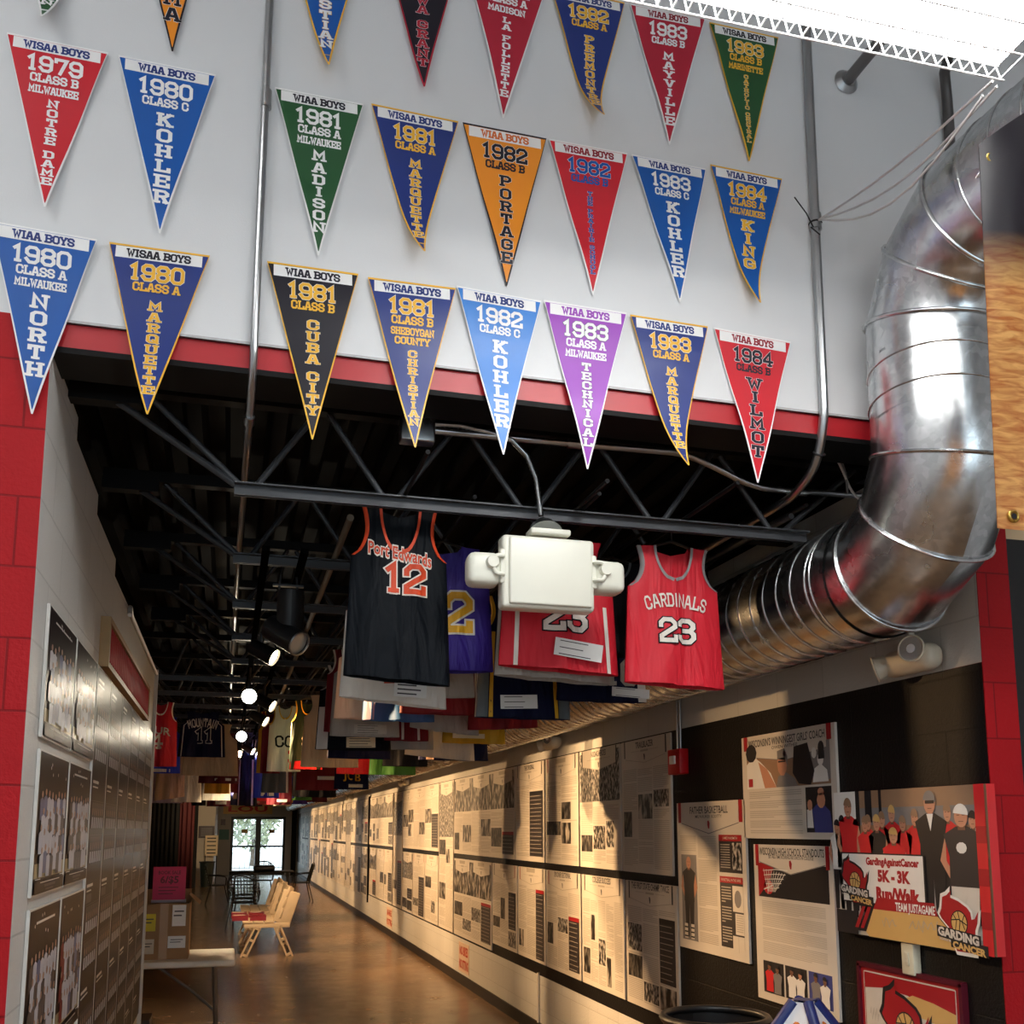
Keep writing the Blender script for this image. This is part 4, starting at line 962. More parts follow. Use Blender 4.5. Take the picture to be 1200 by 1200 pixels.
# ------------------------------------------------------------------ posters on the right wall
XP = XR-.0025; PXW = XP-.013
def poster(Ya, Yb, z0, z1, label, cols=2, title=None, chev=1, style=0, tabs=True, name='history_poster', group='history posters on the right wall', photo_top=False, smear=True, rng=None, bars=True):
    """Ya near edge, Yb far edge; local x from the far edge (left as seen) to the near edge"""
    w, h = Yb-Ya, z1-z0; R_ = random.Random(int(Ya*100)+int(z0*10)+style)
    mb = MB(); mb.box((XP-.0065, (Ya+Yb)/2, (z0+z1)/2), (.013, w-.012, h-.012), 0)
    def f(l): return lambda x, y: (PXW-.0006-.0005*l, Yb-x, z0+y)
    ms = [M_paper, M_print, M_dkprint, M_title, M_redprint]+M_photo
    m_ = .03; hd = .145*min(h, 1.0)
    nch = chev
    if photo_top: put(mb, [rect(m_*.6, h-hd-.30*h, w-m_*.6, h-.03)], f(1), 5 if style % 2 else 6)
    for c in range(nch):
        cx = w/nch*(c+.5); cw = w/nch*.40; y1 = h-.02; y0 = h-hd
        put(mb, [[(cx-cw, y1), (cx-cw, y0), (cx, y0-.035), (cx+cw, y0), (cx+cw, y1)]], f(2), 0)
        for sgn in (-1, 1):   # chevron lower edge rule
            put(mb, [[(cx, y0-.038), (cx+sgn*cw, y0-.003), (cx+sgn*cw, y0+.001), (cx, y0-.034)]], f(3), 1)
        if tabs:
            for sgn in (-1, 1): put(mb, [rect(cx+sgn*(cw+.012)-.009, h-.12, cx+sgn*(cw+.012)+.009, h-.008)], f(2), 4 if R_.random() < .3 or style == 9 else 3)
        if title and c == 0: put(mb, sans_fit(title, cx, y0+.085, .042, min(cw*1.8, .021*len(title)+.06), .015), f(3), 3)
        elif smear: put(mb, [rect(cx-cw*.4, y0+.07, cx+cw*.35, y0+.105)], f(3), 1)
        put(mb, [rect(cx-cw*.7, y0+.043, cx-cw*.25, y0+.046), rect(cx+cw*.25, y0+.043, cx+cw*.7, y0+.046), rect(cx-cw*.2, y0+.037, cx+cw*.2, y0+.05)], f(3), 1)
        put(mb, [[(cx-.012, y0+.02), (cx+.003, y0+.022), (cx+.012, y0+.008), (cx+.008, y0-.018), (cx-.003, y0-.018), (cx-.008, y0)]], f(3), 3)
    top = h-hd-.05-(.26*h if photo_top else 0)
    cw_ = (w-2*m_)/cols
    for c in range(cols):
        x0, x1 = m_+cw_*c+.008, m_+cw_*(c+1)-.008; y = top-R_.uniform(0, .03)
        kind = R_.random()
        if bars and c == cols-1 and kind < .75:   # dark side bar
            yb = R_.choice([.03, .05, .2]); yt = top-R_.uniform(.02, .25)*h
            put(mb, [rect(x0+.004, yb, x1-.004, yt)], f(1), 2); put(mb, [rect(x0+.004, yt-.03, x1-.004, yt)], f(2), 4 if R_.random() < .4 else 3)
            n = int((yt-yb)/.035)
            for q in range(n): put(mb, [rect(x0+.012, yt-.045-q*.035, x1-.03-R_.uniform(0, .04), yt-.041-q*.035)], f(2), 1)
            if yb > .1: put(mb, [rect(x0, .04, x1, yb-.02)], f(1), 5+R_.randrange(3))
            y = yt+.01
            yy = top
            while yy > y+.01: put(mb, [rect(x0, yy-.004, x1, yy)], f(1), 1); yy -= .0115
            continue
        ph_ = []
        for _ in range(R_.choice([0, 1, 1, 2])):
            py = R_.uniform(.04, max(.06, top-.22)); pe = py+R_.uniform(.10, .2)
            if all(pe < a-.01 or py > b+.01 for a, b in ph_): ph_.append((py, pe))
        for a, b in ph_: put(mb, [rect(x0+.003, a, x1-.003 if R_.random() < .7 else x0+(x1-x0)*.6, b)], f(1), 5+R_.randrange(3))
        while y > .045:
            if not any(a-.006 < y < b+.012 for a, b in ph_):
                if R_.random() > .07: put(mb, [rect(x0, y-.0045, x1-(.0 if R_.random() < .85 else R_.uniform(.02, .1)), y)], f(1), 1)
            y -= .0118
    o = mb.build(name, ms); tag(o, label, 'poster', group); return o
U = (1.445, 2.325); Lo = (.60, 1.40)
poster(5.73, 6.55, *U, 'cream poster titled Trailblazer left of the red alarm box', 3, 'TRAILBLAZER')
poster(6.57, 7.43, *U, 'cream poster with a wide photo under its title, second in upper row', 3, 'NODAC HEROES', photo_top=True, style=2)
poster(7.45, 8.31, *U, 'cream poster with long dark sidebar, third in upper row', 2)
poster(8.34, 9.25, *U, 'cream poster titled The Original, fourth in upper row', 2, 'THE ORIGINAL')
poster(9.28, 11.97, *U, 'very wide cream poster with crowd photo, fifth in upper row', 6, chev=3, photo_top=True, style=3, tabs=False)
poster(12.0, 12.87, .52, 2.325, 'tall narrow cream poster nearer the viewer, full wall height', 2, photo_top=True)
poster(12.9, 15.7, *U, 'wide cream poster between the two tall posters, upper row', 6, chev=3, style=4, tabs=False)
poster(15.75, 16.62, .52, 2.325, 'tall narrow cream poster farther off, full wall height', 2, photo_top=True)
poster(16.7, 19.6, *U, 'wide cream poster beyond both tall posters, upper row', 6, chev=3, style=5, photo_top=True, tabs=False)
poster(5.68, 6.51, *Lo, 'cream poster titled The First State Champ Twice, nearest of lower row', 3, 'THE FIRST STATE CHAMP, TWICE')
# College Success has its own grid of small lists
o_ = poster(6.54, 7.40, *Lo, 'cream poster titled College Success with red and black list headings', 5, 'COLLEGE SUCCESS', style=6, bars=False)
poster(7.42, 8.30, *Lo, 'cream poster titled Sectional in the lower row', 3, 'SPOONER SECTIONAL')
poster(8.32, 9.17, *Lo, 'cream poster with list down its left side, fourth of lower row', 3, style=8)
poster(9.2, 10.12, *Lo, 'cream poster with red topped dark sidebar, fifth of lower row', 3, style=2)
poster(10.15, 11.95, .52, 1.40, 'double width cream poster with crowd photo at left, lower row', 4, chev=2, photo_top=True, style=1, tabs=False)
nm3 = ('nearest', 'middle', 'farthest')
for g_, (a, lab) in enumerate(((12.9, 'between the two tall posters'), (16.7, 'beyond the farther tall poster'))):
    for k in range(3): poster(a+k*.94, a+k*.94+.92, .52, 1.40, 'narrow cream poster, %s of three in lower row %s' % (nm3[k], lab), 2, style=k+3*g_, photo_top=(k == 2))
y = 19.85; k = 0
while y < 38.5:
    if k % 4 == 3: poster(y, y+.92, .45, 2.325, 'tall cream poster far down the hall, one of the full height ones', 2, photo_top=True, tabs=False)
    else:
        poster(y, y+.92, *U, 'cream poster far down the hall in the upper row', 2, tabs=False, photo_top=k % 2 == 0, style=k); poster(y, y+.92, .45, 1.40, 'cream poster far down the hall in the lower row', 2, tabs=False, photo_top=k % 3 == 0, style=k+1)
    y += .96; k += 1
mb = MB(); mb.box((XR-.012, 19.72, 1.36), (.024, .06, 2.0)); tag(mb.build('wall_post', M_blacksteel), 'black upright strip between poster groups on the wall', 'post')
mb = MB(); mb.cyl((XR-.012, 8.55, .11), (XR-.012, 8.55, .52), .012, n=8); tag(mb.build('wall_conduit', mat('white raceway', (214, 208, 196), .5)), 'short pale conduit rising from the baseboard below the posters', 'conduit')
for (Ya, Yb, l) in ((11.2, 11.72, 'nearer'), (16.7, 17.3, 'farther')):
    mb = MB(); mb.box((XR-.002, (Ya+Yb)/2, .30), (.004, Yb-Ya, .32)); w = Yb-Ya
    fN = lambda x, y: (XR-.005, (Ya+Yb)/2-x, .30+y)
    put(mb, sans_fit('NO BIKES', 0, .075, .10, w*.8, .03), fN, 1); put(mb, sans_fit('NO SITTING', 0, -.075, .10, w*.85, .03), fN, 1)
    tag(mb.build('notice', [mat('notice paper', (222, 196, 176), .5), mat('notice red', (196, 60, 48), .5)]), 'paper notice with red lettering low on the wall, %s one' % l, 'notice', 'notices low on the wall')

# ---- the posters on the black wall
def board(name, label, Ya, Yb, z0, z1, mats, cat='poster', th=.013, x=XP, bm=0):
    w, h = Yb-Ya, z1-z0; mb = MB(); mb.box((x-th/2, (Ya+Yb)/2, (z0+z1)/2), (th, w, h), bm)
    f = lambda l: (lambda u, v: (x-th-.0006-.0005*l, Yb-u*w, z0+v*h))
    return mb, f
SK = mat('print skin', (196, 140, 112), .45); SK2 = mat('print skin dark', (122, 84, 66), .45); P_wht = mat('print white', (232, 230, 226), .4); P_blu = mat('print blue', (58, 66, 132), .45)
P_gry = mat('print grey', (128, 124, 124), .45); P_tan = mat('print tan', (212, 172, 104), .45); P_red2 = mat('print bright red', (206, 42, 46), .4); P_dk = mat('print dark', (34, 32, 36), .45); P_brn = mat('print brown', (150, 118, 92), .45)
PM = [M_paper, M_print, M_dkprint, M_title, M_redprint, SK, SK2, P_wht, P_blu, P_gry, P_tan, P_red2, P_dk, P_brn]+M_photo
PAP, TXT, DKP, TTL, RDP, SKN, SKD, WHT, BLU, GRY, TAN, RD2, DRK, BRN, PH0, PH1, PH2 = range(17)
def lines(mb, f, x0, x1, y1, y0, n, gap=0, seed=1, l=2):
    R_ = random.Random(seed)
    for i in range(n):
        y = y1-(y1-y0)*i/n
        if gap and i % gap == gap-1: continue
        e = x1 if (not gap or i % gap != gap-2) else x0+(x1-x0)*R_.uniform(.3, .8)
        put(mb, [rect(x0, y-(y1-y0)/n*.4, e, y)], f(l), TXT)
def header(mb, f, title, sub, y0, wt, asp, ts=.05):
    put(mb, [[(.08, 1), (.08, y0), (.5, y0-.07), (.92, y0), (.92, 1)]], f(3), PAP)
    put(mb, [[(.5, y0-.076), (.92, y0-.006), (.92, y0), (.5, y0-.07)], [(.5, y0-.076), (.08, y0-.006), (.08, y0), (.5, y0-.07)]], f(2), GRY)
    put(mb, [rect(.03, .86, .075, 1), rect(.925, .86, .97, 1)], f(3), RDP)
    put(mb, sans_fit(title, .5, y0+(1-y0)*.62, ts, wt, .012), f(4), TTL)
    put(mb, sans_fit(sub, .5, y0+(1-y0)*.30, ts*.42, wt*.34 if len(sub) < 16 else wt*.7, .004), f(4), TTL)
    put(mb, [[(.485, y0+.01), (.505, y0+.015), (.52, y0-.005), (.512, y0-.04), (.495, y0-.04), (.485, y0-.015)]], f(4), RDP)
def fig(mb, f, cx, y0, y1, w, top, legs, skin, l=2, arms=True, hair=None):
    """standing printed figure"""
    H = y1-y0; hr = H*.075
    if legs is not None: put(mb, [[(cx-w*.34, y0+H*.48), (cx-w*.26, y0+H*.02), (cx-w*.05, y0+H*.02), (cx, y0+H*.42), (cx+w*.05, y0+H*.02), (cx+w*.26, y0+H*.02), (cx+w*.34, y0+H*.48)]], f(l), legs)
    if arms: put(mb, [[(cx-w*.42, y0+H*.80), (cx-w*.58, y0+H*.62), (cx-w*.28, y0+H*.46), (cx-w*.2, y0+H*.5), (cx-w*.42, y0+H*.62)], [(cx+w*.42, y0+H*.80), (cx+w*.2, y0+H*.62), (cx+w*.2, y0+H*.5), (cx+w*.28, y0+H*.46), (cx+w*.58, y0+H*.62)]], f(l), skin)
    put(mb, [[(cx-w*.36, y0+H*.45), (cx+w*.36, y0+H*.45), (cx+w*.34, y0+H*.65), (cx+w*.46, y0+H*.80), (cx+w*.14, y0+H*.855), (cx-w*.14, y0+H*.855), (cx-w*.46, y0+H*.80), (cx-w*.34, y0+H*.65)]], f(l+1), top)
    put(mb, [rect(cx-w*.09, y0+H*.83, cx+w*.09, y0+H*.88)], f(l+2), SKD if skin == SKN else skin)
    put(mb, [ell(cx, y0+H*.922, w*.165, hr*.98, 14)], f(l+3), skin)
    put(mb, [rect(cx-w*.10, y0+H*.928, cx-w*.03, y0+H*.934), rect(cx+w*.03, y0+H*.928, cx+w*.10, y0+H*.934), rect(cx-w*.06, y0+H*.886, cx+w*.06, y0+H*.891)], f(l+4), SKD if skin == SKN else DRK)
    if hair is not None: put(mb, [[(cx+w*.18*math.cos(a), y0+H*.938+hr*.95*math.sin(a)) for a in [math.pi*k/10-.12 for k in range(11)]]], f(l+5), hair)
# girls' coach poster
mb, f = board('', '', 3.97, 4.83, 1.685, 2.205, PM)
put(mb, [rect(.06, .48, .95, .86)], f(1), BRN)
put(mb, [[(.06, .48), (.06, .72), (.14, .80), (.22, .74), (.34, .62), (.40, .48)], ell(.13, .82, .06, .1)], f(2), WHT)
put(mb, [[(.2, .74), (.3, .66), (.40, .48), (.27, .48)]], f(3), SKN); put(mb, [ell(.12, .83, .065, .09)], f(5), DRK)
put(mb, [[(.40, .48), (.42, .58), (.5, .62), (.6, .55), (.63, .48)]], f(2), GRY); put(mb, [ell(.47, .70, .055, .12)], f(3), SKN); put(mb, [[(.42, .74), (.42, .82), (.5, .84), (.53, .76), (.53, .66), (.50, .76)]], f(4), GRY); put(mb, [rect(.43, .71, .51, .725)], f(5), DRK)
put(mb, [[(.58, .60), (.60, .84), (.74, .86), (.80, .60), (.76, .48), (.64, .50)]], f(4), DRK); put(mb, [[(.74, .6), (.76, .86), (.95, .86), (.95, .52), (.8, .5)]], f(2), GRY)
put(mb, [[(.78, .5), (.80, .62), (.86, .66), (.92, .6), (.93, .5)], ell(.86, .70, .03, .06), ell(.80, .76, .025, .05)], f(3), WHT); put(mb, [ell(.87, .80, .03, .06), rect(.84, .7, .9, .77)], f(4), DRK)
put(mb, [rect(.08, .50, .13, .58)], f(4), RDP)
lines(mb, f, .08, .66, .45, .04, 22, 5, 3)
put(mb, [rect(.70, .06, .95, .46)], f(1), DRK); put(mb, [[(.78, .06), (.76, .26), (.84, .34), (.93, .24), (.95, .06)]], f(2), BLU); put(mb, [ell(.85, .34, .04, .07), ell(.74, .3, .025, .05)], f(3), SKN); put(mb, [[(.71, .1), (.71, .26), (.76, .27), (.77, .1)]], f(3), WHT); put(mb, [ell(.85, .415, .03, .035)], f(3), SKN)
header(mb, f, "WISCONSIN'S WINNINGEST GIRLS' COACH", 'OWEN-WITHEE', .80, .82, 1, .075)
tag(mb.build('coach_poster', PM), 'poster about a winningest girls\' coach with a courtside photo, on black wall', 'poster')
# standouts poster
mb, f = board('', '', 4.03, 4.74, .90, 1.655, PM)
put(mb, [rect(.06, .66, .95, .88)], f(1), DRK); put(mb, [[(.06, .66), (.06, .88), (.30, .88), (.22, .78), (.12, .70)]], f(2), RDP)
for i in range(9):
    a = .14+i*.035; put(mb, stroke([(a, .84-i*.003), (.19+i*.012, .70)], .0028), f(3), WHT)
for j in range(5):
    y = .83-j*.028; put(mb, stroke([(.13+j*.012, y), (.30, y+.012-.002*j), (.46-j*.03, y+.01)], .0025), f(3), WHT)
put(mb, [ell(.20, .725, .065, .045, 14)], f(2), RD2); put(mb, stroke([(.14, .71), (.26, .74)], .004)+stroke([(.19, .685), (.21, .77)], .003), f(4), WHT)
put(mb, [rect(.06, .27, .95, .66)], f(1), PAP); lines(mb, f, .10, .90, .635, .285, 36, 9, 5)
for i, (bg, c1, c2) in enumerate(((DRK, RD2, GRY), (DRK, WHT, WHT), (BLU, GRY, WHT))):
    x = .09+i*.29; put(mb, [rect(x, .05, x+.27, .25)], f(1), bg)
    fig(mb, f, x+.085, -.09, .245, .13, c1, None, SKD, 2, False, DRK); fig(mb, f, x+.195, -.09, .235, .13, c2, None, SKN if i == 1 else SKD, 7, False, DRK)
header(mb, f, 'WISCONSIN HIGH SCHOOL STANDOUTS', 'SET ALL-TIME SCORING RECORDS IN COLLEGE', .89, .82, 1, .05)
tag(mb.build('standouts_poster', PM), 'poster with basketball net photo about high school standouts, below the coach poster', 'poster')
# father basketball poster
mb, f = board('', '', 4.82, 5.66, 1.05, 1.885, PM)
put(mb, [rect(.06, .06, .30, .64)], f(1), GRY); fig(mb, f, .18, .07, .63, .22, DRK, DRK, PAP if False else SKN, 2); put(mb, [rect(.10, .07, .15, .17), rect(.20, .07, .25, .17)], f(5), PAP)
for k_ in range(3): put(mb, [rect(.10, .08+k_*.03, .15, .09+k_*.03), rect(.20, .08+k_*.03, .25, .09+k_*.03)], f(6), DRK)
lines(mb, f, .05, .30, .77, .66, 9, 0, 7); lines(mb, f, .33, .60, .77, .06, 62, 14, 9)
put(mb, [rect(.64, .07, .95, .50), rect(.64, .54, .95, .76)], f(1), DKP); put(mb, [rect(.64, .74, .95, .78), rect(.64, .475, .95, .515)], f(2), RDP)
put(mb, [rect(.82, .56, .94, .73)], f(2), PH1); put(mb, [rect(.81, .30, .95, .46), rect(.84, .16, .95, .29), rect(.80, .04, .95, .15)], f(2), PAP)
put(mb, [ell(.88, .38, .045, .055, 14)], f(3), GRY); put(mb, [rect(.875, .05, .878, .15)], f(3), TXT)
put(mb, sans_fit('JAMES NAISMITH', .795, .76, .018, .2, .004), f(3), PAP); put(mb, sans_fit('BASKETBALL IN THE 1890S', .795, .495, .018, .26, .004), f(3), PAP)
lines(mb, f, .66, .79, .72, .56, 10, 0, 4, 2); lines(mb, f, .66, .79, .45, .09, 20, 7, 4, 2); lines(mb, f, .855, .94, .28, .17, 8, 0, 2, 3)
header(mb, f, 'FATHER BASKETBALL', 'MILWAUKEE SCOTTY', .86, .56, 1, .05)
tag(mb.build('player_poster', PM), 'poster titled Father Basketball with a standing player, left of the coach poster', 'poster')

# logo: state outline with ball and lettering
WIS = [(.10, .93), (.22, .97), (.34, 1.06), (.32, .93), (.52, .88), (.74, .78), (.82, .70), (.84, .58), (.92, .60), (1.02, .74), (.98, .52), (.92, .40), (.90, .0), (.42, .0), (.36, .12), (.26, .20), (.24, .40), (.06, .54), (.0, .62), (.06, .72)]
def logo(mb, f, cx, cy, s, asp, l=3, full=True, red=RDP, rim=DRK):
    Gm = lambda P: [(cx+(x-.5)*s/asp, cy+(y-.5)*s) for x, y in P]
    cen = Vector((.5, .5)); big = [((Vector(p)-cen)*1.13+cen)[:] for p in WIS]
    def fan(P, m, l_):
        tr_ = tessellate_polygon([[Vector((x, y, 0)) for x, y in P]])
        put(mb, [Gm([P[i] for i in q]) for q in tr_], f(l_), m)
    fan(big, rim, l); fan(WIS, red, l+1)
    put(mb, [Gm(ell(.52, .50, .22, .22, 20))], f(l+2), DRK); put(mb, [Gm(ell(.52, .50, .20, .20, 20))], f(l+3), TAN)
    put(mb, [Gm(p) for p in stroke([(.33, .54), (.52, .56), (.71, .48)], .010)+stroke([(.50, .70), (.55, .52), (.50, .30)], .010)+stroke([(.38, .64), (.46, .54), (.42, .38)], .009)+stroke([(.66, .63), (.60, .52), (.66, .40)], .009)], f(l+4), DRK)
    if full:
        put(mb, [Gm([(-.08, .22), (1.06, .10), (1.06, .32), (-.08, .42)]), Gm([(.28, .06), (1.22, -.04), (1.22, .16), (.28, .22)])], f(l+5), DRK)
        sh = lambda P: [[(cx+(x-.5)*s/asp, cy+(y-(x-.5)*.10-.5)*s) for x, y in p] for p in P]
        put(mb, sh(sans_fit('GARDING', .48, .275, .15, 1.06, .05)), f(l+6), PAP)
        put(mb, sh(sans_fit('CANCER', .75, .10, .12, .84, .05)), f(l+6), TAN); put(mb, sh(sans_fit('AGAINST', .12, .14, .045, .28, .02)), f(l+6), PAP)
# big canvas print
mb, f = board('', '', 3.02, 3.965, 1.295, 1.89, PM, th=.035, bm=RD2)
A_ = .945/.595
put(mb, [rect(0, 0, 1, 1)], f(0), BRN); put(mb, [rect(0, .0, .94, .42)], f(1), PAP); put(mb, [rect(0, .74, .17, 1)], f(1), WHT); put(mb, [rect(.2, .76, .94, .88)], f(1), GRY); put(mb, [rect(.2, .88, .94, .99)], f(1), BRN)
put(mb, [rect(.17, .7, .20, 1), rect(.24, .78, .29, 1), rect(.34, .78, .36, 1)], f(2), DRK)
R_ = random.Random(5)
for i, (x, yt, top, leg, hr) in enumerate(((.02, .80, WHT, DRK, DRK), (.06, .83, DRK, GRY, DRK), (.17, .80, RD2, DRK, DRK), (.26, .83, RD2, DRK, BRN), (.36, .85, RD2, DRK, BRN), (.43, .89, RD2, DRK, TAN), (.50, .82, RD2, DRK, BRN), (.58, .86, RD2, DRK, BRN), (.78, .89, RD2, DRK, BRN), (.92, .84, WHT, DRK, DRK))):
    fig(mb, f, x, .15, yt, .13, top, leg, SKN, 3, True, hr)
for (x, yt, w, top, leg, hr) in ((.115, .95, .17, RD2, DRK, BRN), (.24, .82, .13, RD2, DRK, BRN), (.325, .83, .14, DRK, DRK, TAN)): fig(mb, f, x, .10, yt, w, top, leg, SKN, 7, True, hr)
fig(mb, f, .44, .05, .74, .17, RD2, DRK, SKN, 11, True, TAN)
fig(mb, f, .68, .02, .97, .21, DRK, DRK, SKN, 7, False, GRY); put(mb, [[(.66, .83), (.68, .72), (.70, .83)]], f(12), WHT); put(mb, [rect(.655, .895, .71, .915)], f(13), DRK)
fig(mb, f, .86, -.02, .88, .23, DKP, PAP, SKN, 9, True, WHT); put(mb, [ell(.855, .62, .03, .035, 10)], f(14), WHT)
for (x, y) in ((.125, .50), (.235, .50), (.315, .50)): put(mb, [rect(x-.02, y-.03, x+.02, y+.03)], f(15), WHT)
put(mb, [rect(.05, .22, .635, .57)], f(16), DRK); put(mb, [rect(.06, .23, .625, .56)], f(17), WHT)
logo(mb, f, .15, .37, .30, A_, 18)
put(mb, sans_fit('GardingAgainstCancer', .42, .515, .05, .36, .05), f(18), RDP); put(mb, sans_fit('5K - 3K', .43, .42, .075, .22, .06), f(18), RDP); put(mb, sans_fit('Run/Walk', .45, .30, .085, .29, .06), f(18), RDP)
put(mb, [rect(0, .0, .16, .16)], f(18), DRK)
put(mb, [[(.15, .03), (.24, .20), (.70, .20), (.84, .03)]], f(19), DRK); put(mb, [[(.22, .03), (.28, .19), (.70, .19), (.86, .0), (.24, .0)]], f(20), TAN)
for k_ in range(2): put(mb, [[(.14+k_*.04, .05), (.20+k_*.04, .20), (.225+k_*.04, .20), (.165+k_*.04, .05)]], f(21), RDP)
put(mb, [[(.28, .19), (.31, .27), (.68, .27), (.70, .19)]], f(21), RDP); put(mb, sans_fit('TEAM JUSTAGAME', .56, .225, .055, .25, .03), f(22), WHT)
for (xa, ya) in ((.34, .12), (.52, .11), (.60, .12)):
    P = [(xa+.012*i, ya+.04*math.sin(i*1.9+xa*9)*(1 if i % 3 else .4)) for i in range(9)]; put(mb, stroke(P, .0018), f(22), TXT)
put(mb, [rect(.945, 0, 1, 1)], f(22), RD2)
for k_ in range(3): put(mb, [rect(.945, .15+k_*.25, 1, .25+k_*.25)], f(23), WHT if k_ == 9 else RDP)
logo(mb, f, .82, .17, .34, A_, 24, True, RDP, WHT)
tag(mb.build('canvas_print', PM), 'canvas print of a charity run crowd with banner, right of the coach poster', 'canvas print')
# framed print below
t = thing('framed_print', 'maroon framed print with red state outline and ball below the canvas', 'framed picture', (0, 0, 0))
mb, f = board('', '', 3.24, 3.855, .62, 1.168, PM, th=.016)
put(mb, [rect(0, 0, 1, 1)], f(0), RDP); put(mb, [rect(.05, .04, .95, .965)], f(1), PAP); put(mb, [[(.05, .84), (.25, .865), (.5, .85), (.75, .79), (.95, .77), (.95, .955), (.05, .955)]], f(2), RDP)
put(mb, [[(.42, .80), (.62, .72), (.82, .70), (.95, .73), (.95, .80), (.75, .84), (.55, .86)]], f(3), TAN)
put(mb, [rect(.04, .955, .96, .962), rect(.04, .03, .047, .96), rect(.953, .03, .96, .96)], f(4), PAP)
logo(mb, f, .46, .62, .52, .615/.548, 5)
put(mb, stroke([(.10+.01*i, .66+.05*math.sin(i*2.1)) for i in range(10)], .003), f(5), TXT)
mb.build('print', PM, t)
mb = MB()
for (c, d) in (((XR-.014, 3.5475, 1.172), (.028, .64, .018)), ((XR-.014, 3.5475, .616), (.028, .64, .018)), ((XR-.014, 3.234, .894), (.028, .018, .56)), ((XR-.014, 3.861, .894), (.028, .018, .56))): mb.box(c, d)
mb.build('frame', mat('maroon frame', (86, 18, 34), .35), t)
# raceway box between canvas and frame
t = thing('wall_switch', 'ivory surface switch box on a raceway below the canvas', 'switch', (XR, 3.515, 1.23))
mb = MB(); mb.rbox((-.018, 0, 0), (.036, .075, .12), .005); mb.rbox((-.01, 0, .1), (.02, .05, .2), .003); mb.build('box_body', mat('ivory plastic', (216, 212, 188), .45), t)
mb = MB(); mb.rbox((-.038, 0, 0), (.006, .024, .05), .002); mb.build('rocker', mat('ivory plastic 2', (206, 200, 176), .45), t)
# emergency lights on the right wall
M_em = mat('beige plastic', (206, 198, 178), .4)
def wall_em(loc, label):
    t = thing('wall_emergency_light', label, 'emergency light', loc, 'emergency lights on the right wall')
    mb = MB(); mb.rbox((-.05, 0, 0), (.10, .30, .105), .045, seg=4); mb.build('housing', M_em, t)
    for s, dd in ((-.075, Vector((-.9, -.45, .05))), (.135, Vector((-.65, .55, -.25)))):
        dd.normalize(); c = Vector((-.095, s, .03 if s < 0 else -.01)); mb = MB(); mb.cyl(c-dd*.05, c+dd*.02, .034, .052, n=24); mb.ring(c+dd*.02, dd, .05, .005, 0, 24); h_ = mb.build('lamp_head', M_em, t)
        mb = MB(); mb.disc(c+dd*.022, dd, .047, 0, 24); mb.disc(c+dd*.0225, dd, .018, 1, 12); mb.build('lens', [mat('clear lens', (190, 194, 196), .12, metal=.7), mat('bulb glass', (235, 235, 235), .1)], h_)
    mb = MB(); mb.cyl((-.03, .02, .05), (-.03, .02, .25), .014, n=10); mb.build('conduit_stub', M_em, t); return t
em = wall_em((XR, 3.37, 2.385), 'beige twin lamp emergency light under the duct elbow')
clone(em, (XR, 8.02, 2.44), 'beige emergency light above the posters, second from the viewer')
clone(em, (XR, 15.3, 2.44), 'beige emergency light above the posters, third from the viewer')
clone(em, (XR, 22.6, 2.44), 'beige emergency light above the posters, fourth from the viewer')
# fire alarm pull box
t = thing('fire_alarm', 'red fire alarm box with white strobe beside the Trailblazer poster', 'fire alarm', (XR, 5.595, 2.13))
mb = MB(); mb.rbox((-.03, 0, 0), (.06, .17, .15), .006); mb.build('housing', mat('alarm red', (196, 14, 24), .35), t)
mb = MB(); mb.rbox((-.066, .0, .01), (.014, .07, .05), .004); mb.build('strobe', P_wht, t)
mb = MB(); mb.cyl((-.02, -.02, .07), (-.02, -.02, .55), .009, n=8); mb.cyl((-.02, .02, .07), (-.02, .02, .55), .009, n=8); mb.build('conduit_stub', M_conduit, t)

